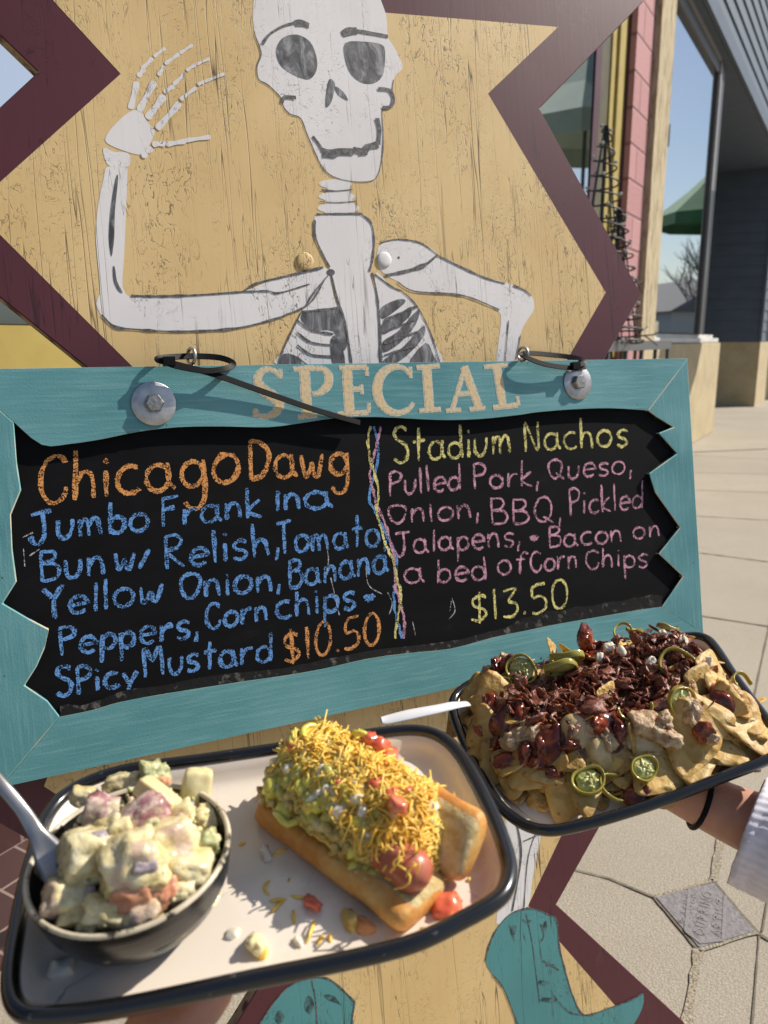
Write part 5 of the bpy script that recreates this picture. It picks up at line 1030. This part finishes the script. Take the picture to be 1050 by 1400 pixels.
blobs = [(NF.hit(u, v, c), r) for u, v, c, r in ((690,1000,.03,.024),(655,985,.018,.016),(735,1015,.034,.018),(760,1050,.022,.012),(700,905,.036,.020),(668,915,.03,.016),(820,985,.042,.018),(830,1005,.036,.014),(955,1000,.036,.016),(965,1018,.028,.012),(800,880,.042,.022),(860,1075,.016,.014),(885,1090,.008,.010),(930,905,.044,.024),(990,960,.03,.014),(735,1065,.018,.010),(870,960,.045,.016),(780,935,.045,.02),(905,975,.042,.012))]
def bb(x, y): return max((1-((x-c.x)**2+(y-c.y)**2)/(r*r*(1+.7*noise.noise(V((x*70, y*70, 11)))))) for c, r in blobs)
def bbq_fn(x, y, h):
    g_ = bb(x, y)+.25*noise.noise(V((x*150, y*150, 4))); return (h-.004+.0078*max(0, min(1, g_*1.4))**.5+.001*noise.noise(V((x*90, y*90, 6))) if g_ > 0 else h-.006, g_ > -.12 and h > .001)
sheet('barbecue_sauce', MAT['bbq'], bbq_fn)
qb = [(NF.hit(u, v, c), r) for u, v, c, r in ((715,1005,.036,.016),(790,1000,.036,.018),(885,995,.040,.016),(870,1015,.03,.014),(645,1020,.01,.016),(940,985,.04,.016),(690,1085,.004,.018),(820,1030,.03,.012),(905,1010,.036,.012),(730,1090,.006,.016),(760,1085,.010,.014))]
def qq_fn(x, y, h):
    g_ = max((1-((x-c.x)**2+(y-c.y)**2)/(r*r*.62*(1+.8*noise.noise(V((x*60, y*60, 21)))))) for c, r in qb)+.2*noise.noise(V((x*150, y*150, 14)))
    return (h-.004+.0065*max(0, min(1, g_*1.3))**.6+.002*noise.noise(V((x*70, y*70, 16))) if g_ > 0 else h-.006, g_ > -.1 and h > -.002)
sheet('queso_sauce', MAT['queso'], qq_fn)
mb = MB(); pts = [NF.hit(u, v, .0012) for u, v in sm([(668,1080),(690,1085),(725,1092),(770,1105),(800,1112),(790,1122),(745,1126),(715,1118),(690,1102)])]; mb.prism([(p.x, p.y) for p in pts], .0002, .0014); bevel(mb.obj('queso_puddle', MAT['queso'], na, True), .0008)
# chips
def chip_mesh(seed):
    r_ = random.Random(seed); n = 9; vs = []; idx = {}; R0 = .030*r_.uniform(.85, 1.2); kx, ky, kt = r_.uniform(-9, 9), r_.uniform(-5, 5), r_.uniform(-7, 7); st = r_.uniform(.8, 1.25)
    A = [V((R0*cos(a), R0*sin(a)*st, 0)) for a in (pi/2+r_.gauss(0, .12), pi/2+2*pi/3+r_.gauss(0, .12), pi/2+4*pi/3+r_.gauss(0, .12))]
    for i in range(n+1):
        for k in range(n+1-i):
            a, b = i/n, k/n; c = 1-a-b; p = A[0]*a+A[1]*b+A[2]*c
            mx_ = max(a, b, c); p = p*(1-.26*max(0, (mx_-.72)/.28)**1.2)*(1+.05*noise.noise(V((p.x*90, p.y*90, seed))))
            p.z = kx*p.x*p.x+ky*p.y*p.y+kt*p.x*p.y+.0016*noise.noise(V((p.x*80, p.y*80, seed*3.3))); idx[(i, k)] = len(vs); vs.append(p)
    fs = []
    for i in range(n):
        for k in range(n-i):
            fs.append((idx[(i, k)], idx[(i+1, k)], idx[(i, k+1)]))
            if (i+1, k+1) in idx: fs.append((idx[(i+1, k)], idx[(i+1, k+1)], idx[(i, k+1)]))
    mb = MB().add(vs, fs); me = mb.mesh('tortilla_chip'); me.materials.append(MAT['chip'])
    for p in me.polygons: p.use_smooth = True
    return me
CM = [chip_mesh(i+3) for i in range(14)]
def add_chip(p, nrm, spin, sc, me):
    o = bpy.data.objects.new('tortilla_chip', me); COL.objects.link(o); o.parent = na
    q = nrm.to_track_quat('Z', 'Y').to_matrix() @ Matrix.Rotation(spin, 3, 'Z'); M_ = q.to_4x4() @ Matrix.Scale(sc, 4); M_.translation = p; o.matrix_local = M_
    s_ = o.modifiers.new('s', 'SOLIDIFY'); s_.thickness = .0010; s_.offset = 0; return o
rc = random.Random(31); nchip = 0
# edge chips laid like shingles round the rim of the heap, several layers
for layer, (ins, zz, cnt, tl) in enumerate(((.001, .004, 30, .05), (.007, .009, 30, .12), (.011, .015, 28, .2), (.016, .021, 26, .3), (.021, .027, 22, .38))):
    for i in range(cnt):
        f = (i+rc.random()*.8)/cnt*len(poly); a, b = poly[int(f) % len(poly)], poly[(int(f)+1) % len(poly)]; p = a.lerp(b, f-int(f)); c0 = V((sum(xs)/len(xs), sum(ys)/len(ys), 0)); dr = (c0-p).normalized(); p = p+dr*(ins+rc.uniform(.002, .012)); p.z = zz+rc.uniform(-.002, .003)
        nr = (V((-dr.x*tl, -dr.y*tl, 1))+V((rc.gauss(0, .24), rc.gauss(0, .24), 0))).normalized(); add_chip(p, nr, rc.uniform(0, 6.3), rc.uniform(.55, .95), rc.choice(CM))
for i in range(34):
    while True:
        x, y = rc.uniform(x0, x1), rc.uniform(y0, y1)
        if pdist(x, y) > .018: break
    nr = (nn_at(x, y)*.8+V((rc.gauss(0, .38), rc.gauss(0, .38), .2))).normalized(); add_chip(V((x, y, hq(x, y)-.002)), nr, rc.uniform(0, 6.3), rc.uniform(.45, .8), rc.choice(CM))
def np_(u, v, c): return NF.hit(u, v, c)
for (u, v, c, nr, sp, sc) in ((754,885,.052,(.9,-.35,.25),.3,.55),(772,888,.050,(.8,.5,.2),1.2,.35),(955,930,.044,(.45,-.75,.5),.9,.95),(985,945,.034,(.5,-.6,.6),2.2,.9),(1015,990,.02,(.4,-.5,.75),.4,1.0),(930,965,.045,(-.2,-.7,.6),1.7,.8),(655,945,.032,(-.25,-.5,.85),.2,1.0),(680,1040,.018,(-.1,-.45,.85),.6,1.15),(668,1030,.018,(-.2,-.4,.9),2.0,.9),(775,1085,.012,(0,-.55,.8),2.6,1.1),(745,1078,.010,(-.2,-.4,.9),.3,.9),(830,950,.05,(.5,-.8,.3),1.0,.6),(900,1045,.016,(.1,-.6,.8),.5,1.15),(925,1052,.014,(.1,-.3,.9),1.5,1.0),(940,1020,.026,(.05,-.5,.85),2.5,1.2),(990,1020,.016,(.25,-.45,.85),.9,1.2),(1020,1015,.010,(.3,-.4,.9),2.9,1.1),(872,1010,.034,(.7,-.6,.4),.2,.75),(660,966,.030,(-.25,-.5,.85),1.4,.8),(682,958,.036,(-.1,-.7,.65),.1,1.0),(668,1002,.028,(-.35,-.45,.8),2.4,1.05),(702,1052,.020,(-.15,-.45,.85),1.1,1.15),(730,1060,.020,(-.05,-.55,.8),2.2,1.2),(800,1080,.017,(.05,-.3,.9),.7,1.1),(900,1055,.019,(.05,-.25,.93),2.0,1.25),(945,1038,.019,(.1,-.2,.95),.4,1.25),(980,1022,.018,(.15,-.25,.93),1.2,1.25),(1010,990,.024,(.35,-.3,.85),2.6,1.3),(1008,1000,.020,(.25,-.25,.9),.9,1.2),(965,985,.034,(.15,-.6,.75),.2,1.2),(930,1000,.034,(-.1,-.65,.7),1.6,1.1),(1015,1012,.014,(.2,-.2,.95),.1,1.15),(975,915,.040,(.6,-.5,.6),2.8,1.0)):
    add_chip(np_(u, v, c), V(nr).normalized(), sp, sc, rc.choice(CM))
# bacon bits
mb = MB(); nb_ = 0
cl = [(865,920,62,40,.5),(760,955,55,30,.25),(920,890,50,22,.25)]
vis = []
for i in range(1150):
    u0, v0, su, sv, _ = rc.choices(cl, [c[4] for c in cl])[0]; u, v = rc.gauss(u0, su*.62), rc.gauss(v0, sv*.62); p = NF.hit(u, v, .045)
    if pdist(p.x, p.y) < .006: continue
    s = rc.choice((rc.uniform(.0015, .003), rc.uniform(.003, .0055))); z = hq(p.x, p.y)+rc.uniform(.0, .008); vis.append((p.x, p.y, z, s))
for (x, y, z, s) in vis: lump(mb, (x, y, z), (s, s*rc.uniform(.3, .8), s*rc.uniform(.12, .30)), rc.uniform(0, 99), .75, 2.0, 1, .6)
mb.obj('bacon_bits', MAT['bacon'], na, False)['kind'] = 'stuff'
for i in range(70):
    u0, v0, su, sv, _ = rc.choices(cl, [c[4] for c in cl])[0]; u, v = rc.gauss(u0, su*.62), rc.gauss(v0, sv*.62); p = NF.hit(u, v, .05)
    if pdist(p.x, p.y) < .008: continue
    s = rc.uniform(.0052, .0085); q = MB(); lump(q, (p.x, p.y, hq(p.x, p.y)+rc.uniform(.003, .008)), (s, s*rc.uniform(.5, .8), s*rc.uniform(.14, .28)), rc.uniform(0, 99), .6, 1.9, 3, .6); q.obj('bacon_piece', MAT['bacon'], na, True)
# onion dice and pork chunks
for i, (u, v, c) in enumerate(((833,884,.055),(762,1012,.036),(850,890,.054),(905,868,.05),(935,878,.05),(757,1035,.028),(968,905,.046),(820,900,.05),(890,905,.055))): q = MB(); lump(q, np_(u, v, c), (.0046, .0036, .0030), i*3.3, .3, 1.4, 4, .5); q.obj('onion_piece', MAT['onion'], na, True)
for i, (u, v, c, s) in enumerate(((725,1000,.036,15),(735,1008,.036,11),(810,1006,.036,12),(850,1015,.030,10),(905,985,.042,11),(915,1010,.036,10),(790,1002,.036,13),(830,1010,.034,12),(880,990,.042,14),(945,975,.042,12),(965,1005,.032,10),(668,925,.034,11),(700,1015,.030,12),(900,1000,.038,12),(690,905,.042,9))): q = MB(); lump(q, np_(u, v, c), (s*.001, s*.00075, s*.00062), i*5.1, .35, 1.7, 4, .2); q.obj('pork_chunk', MAT['shred'], na, True)
for i, (u, v, c, s) in enumerate(((660,990,.026,10),(680,1018,.024,10),(745,1020,.034,11),(820,990,.044,11),(872,1088,.012,11),(885,1098,.006,7),(962,1000,.038,9),(760,1055,.022,9),(692,908,.046,11),(680,890+20,.044,9),(800,872,.050,14),(735,1040,.026,9),(705,985,.036,12),(722,1030,.028,12),(655,998,.024,10),(692,1038,.022,11),(715,965,.042,10),(845,1000,.040,10),(780,1020,.036,9),(1003,965,.028,9))): q = MB(); lump(q, np_(u, v, c), (s*.001, s*.0008, s*.0005), i*2.7, .4, 1.4, 4, 0); q.obj('sauce_drip', MAT['bbq'], na, True)
# jalapeno slices
def jal(u, v, c, nr, r, arc_=360, a0=0):
    p = np_(u, v, c); e = MB(); N = 28; rot = V(nr).normalized().to_track_quat('Z', 'Y').to_matrix(); r *= .9; w_, h_ = r*.12, r*.21
    n = int(N*arc_/360)+(0 if arc_ >= 360 else 1); ring = []
    for i in range(n):
        a = rad(a0)+2*pi*i/N; rr_ = r*(1+.09*sin(2*a+u)+.06*sin(3*a+v))
        for dx, dz in ((0, -1), (-.35, -1), (-1.5, -.75), (-1.7, 0), (-1.5, .75), (-.35, 1), (0, 1), (.28, 0)): ring.append(p+rot @ V(((rr_+dx*w_*.9)*cos(a), (rr_+dx*w_*.9)*sin(a), dz*h_+.0006*sin(3*a+v))))
    e.v = ring; e.f = []
    for i in range(n if arc_ >= 360 else n-1):
        for k in range(8): e.f.append((i*8+k, i*8+(k+1) % 8, ((i+1) % n)*8+(k+1) % 8, ((i+1) % n)*8+k))
    if arc_ < 360: e.f += [tuple(range(7, -1, -1)), tuple((n-1)*8+k for k in range(8))]
    e.m = [0]*len(e.f); o = e.obj('jalapeno_slice', MAT['jal'], na, True); s_ = o.modifiers.new('s', 'SUBSURF'); s_.levels = s_.render_levels = 1
    if arc_ >= 360:
        e = MB()
        for k in range(3): a = 2*pi*k/3+u; e.tube([p+rot @ V((r*.72*cos(a), r*.72*sin(a), 0)), p+rot @ V((r*.3*cos(a+.3), r*.3*sin(a+.3), .0005)), p], [r*.10, r*.14, r*.18], 6)
        lump(e, p-rot @ V((0, 0, h_*.2)), (r*.80, r*.80, h_*.6), u, .15, 2, 3, 0, rot)
        e.obj('flesh', MAT['jalflesh'], o, True); e = MB()
        for k in range(11): a = k*2.4+.5*sin(k*3.7+u); q = r*.62*sqrt((k+.5)/15); lump(e, p+rot @ V((q*cos(a), q*sin(a), h_*(.30+.10*(k % 3)))), (r*.17, r*.11, r*.07), k+u, .25, 1.5, 2, 0)
        sd_ = e.obj('seeds', MAT['seed'], o, True)
vw = NF.loc(CO).normalized()
for (u, v, c, nr, r, ar, a0) in ((713,915,.050,(-.2,-.6,.75),.0150,360,0),(775,899,.058,(.15,.75,.65),.0155,360,0),(768,913,.055,(.1,.85,.5),.0150,360,0),(853,866,.049,(0,-.5,.85),.0110,230,0),(912,858,.050,(.5,.5,.7),.010,360,0),(926,908,.052,(.0,-.6,.8),.0165,220,-10),(931,957,.050,(.25,-.85,.45),.0125,360,0),(868,965,.050,(0,-.6,.8),.0150,200,170),(805,1067,.024,(-.1,-.35,.93),.0135,360,0),(881,1050,.028,(.15,-.6,.75),.0115,360,0),(840,1076,.018,(.3,-.4,.85),.0125,240,20),(1017,936,.030,(.4,-.4,.8),.0120,230,-40),(758,973,.044,(0,-.5,.85),.0120,200,180),(868,862,.048,(.3,.4,.85),.008,360,0),(690,937,.042,(-.2,-.7,.6),.008,360,0)): jal(u, v, c, nr, r, ar, a0)

# ------------------------------------------------------------------ people holding the trays
t = NT('skin'); t.set(color=t.ramp(t.noise(60, 4), [(.35, (.50, .25, .17)), (.65, (.56, .30, .21))]), rough=.45); t.sss(.3, (1, .35, .2), .006); t.bump(t.noise(500, 3), .25, .0006); MAT['skin'] = t.m
MAT['knit'] = mat('white_rib_knit', (.76, .72, .78), (.70, .66, .73), 120, .9, bump=.3, bsc=700, bd=.0006).m
def skin_body(name, verts, edges, radii, parent, mt, sub=2):
    me = bpy.data.meshes.new(name); me.from_pydata([tuple(v) for v in verts], edges, []); me.update(); me.materials.append(mt)
    o = bpy.data.objects.new(name, me); COL.objects.link(o); o.parent = parent
    s_ = o.modifiers.new('skin', 'SKIN'); s_.use_smooth_shade = True; s_.branch_smoothing = .5
    sv = me.skin_vertices[0].data if me.skin_vertices else None
    for i, r in enumerate(radii): sv[i].radius = (r if isinstance(r, tuple) else (r, r)); sv[i].use_root = (i == 0)
    q = o.modifiers.new('sub', 'SUBSURF'); q.levels = q.render_levels = sub; return o
def hand_under(fr, arm, palm_dir_px, label, parent_loc, thumb_side):
    pass
def build_person(fr, arm_pts, radii, fingers, label, cuff=None):
    base = arm_pts[0]; e = empty('person', Matrix.Translation(base), label, 'person')
    V_ = [p-base for p in arm_pts]; E_ = [(i, i+1) for i in range(len(arm_pts)-1)]; R_ = list(radii)
    for root, pts, r0 in fingers:
        prev = root
        for k, p in enumerate(pts): V_.append(p-base); E_.append((prev, len(V_)-1)); prev = len(V_)-1; R_.append(r0*(1-.10*k))
    b = skin_body('arm_and_hand', V_, E_, R_, e, MAT['skin']); return e, base
def tp(fr, u, v, c): return fr.wor(fr.hit(u, v, c))
arm = [tp(T2, 1330, 1275, -.075), tp(T2, 1150, 1178, -.062), tp(T2, 1050, 1133, -.052), tp(T2, 985, 1108, -.046), tp(T2, 935, 1088, -.042), tp(T2, 885, 1062, -.038), tp(T2, 850, 1040, -.036)]
rad_ = [.036, .031, .0275, .0265, (.027, .023), (.029, .019), (.028, .014)]
fing = []
for k, (du, dv) in enumerate(((-120, -10), (-115, -40), (-95, -65), (-60, -80))):
    b0 = (850-12*k+10, 1040-14*(k-1.5)); fing.append((6, [tp(T2, b0[0]+du*f, b0[1]+dv*f, -.034+.008*f) for f in (.22, .5, .78, 1)], .0088))
fing.append((4, [tp(T2, 905, 1040, -.034), tp(T2, 890, 1015, -.028), tp(T2, 880, 995, -.026)], .0105))
pers, pb_ = build_person(T2, arm, rad_, fing, 'person in a white ribbed sleeve with a black wrist band holding up the nachos tray')
def axis_frame(a, b): d = (b-a).normalized(); u_ = d.orthogonal().normalized(); return d, u_, d.cross(u_)
# sleeve
pc = [tp(T2, 1020, 1136, -.050), tp(T2, 1060, 1150, -.055), tp(T2, 1150, 1190, -.064), tp(T2, 1330, 1282, -.077)]; mb = MB(); NS = 252; rows = subd(pc, 8); up = None
d, u_, w2 = axis_frame(pc[0], pc[-1])
for i, p in enumerate(rows):
    f = i/(len(rows)-1); r = .0425+.006*f+.0022*noise.noise(V((f*9, 2, 1)))
    if i == 0: r *= .985
    for k in range(NS):
        a = 2*pi*k/NS; rr_ = r*(1+.006*sin(a*42))+.0022*noise.noise(V((cos(a)*2, sin(a)*2, f*14))); mb.v.append(p+(u_*cos(a)+w2*sin(a))*rr_-pb_)
nr_ = len(rows); mb.f = [(i*NS+k, i*NS+(k+1) % NS, (i+1)*NS+(k+1) % NS, (i+1)*NS+k) for i in range(nr_-1) for k in range(NS)]; mb.m = [0]*len(mb.f)
o = mb.obj('sleeve', MAT['knit'], pers, True); s_ = o.modifiers.new('s', 'SOLIDIFY'); s_.thickness = .002
c_ = tp(T2, 957, 1090, -.043); d, u_, w2 = axis_frame(tp(T2, 935, 1088, -.042), tp(T2, 985, 1108, -.046)); d2 = (d+CU*(-.05)+CF*.35).normalized(); u_ = d2.orthogonal().normalized(); w2 = d2.cross(u_)
mb = MB(); mb.tube([c_+(u_*cos(2*pi*k/32)+w2*sin(2*pi*k/32))*.0245-pb_ for k in range(32)], .0022, 10, True); mb.obj('wrist_band', MAT['ziptie'], pers, True)
# photographer's own hand under the left tray
arm = [atd(60, 1900, .30), atd(110, 1660, .36), tp(T1, 190, 1490, -.066), tp(T1, 222, 1412, -.052), tp(T1, 250, 1350, -.042), tp(T1, 272, 1310, -.038)]
fing = [(5, [tp(T1, 270+k*26+8*j, 1300-k*4-26*j, -.034+.003*j) for j in (1, 2, 3)], .0085) for k in range(-1, 3)]
fing.append((3, [tp(T1, 262, 1385, -.034), tp(T1, 292, 1362, -.028), tp(T1, 315, 1340, -.026)], .0100))
build_person(T1, arm, [.034, .030, .025, (.027, .018), (.030, .014), (.029, .012)], fing, 'person whose bare hand supports the hot dog tray from below')
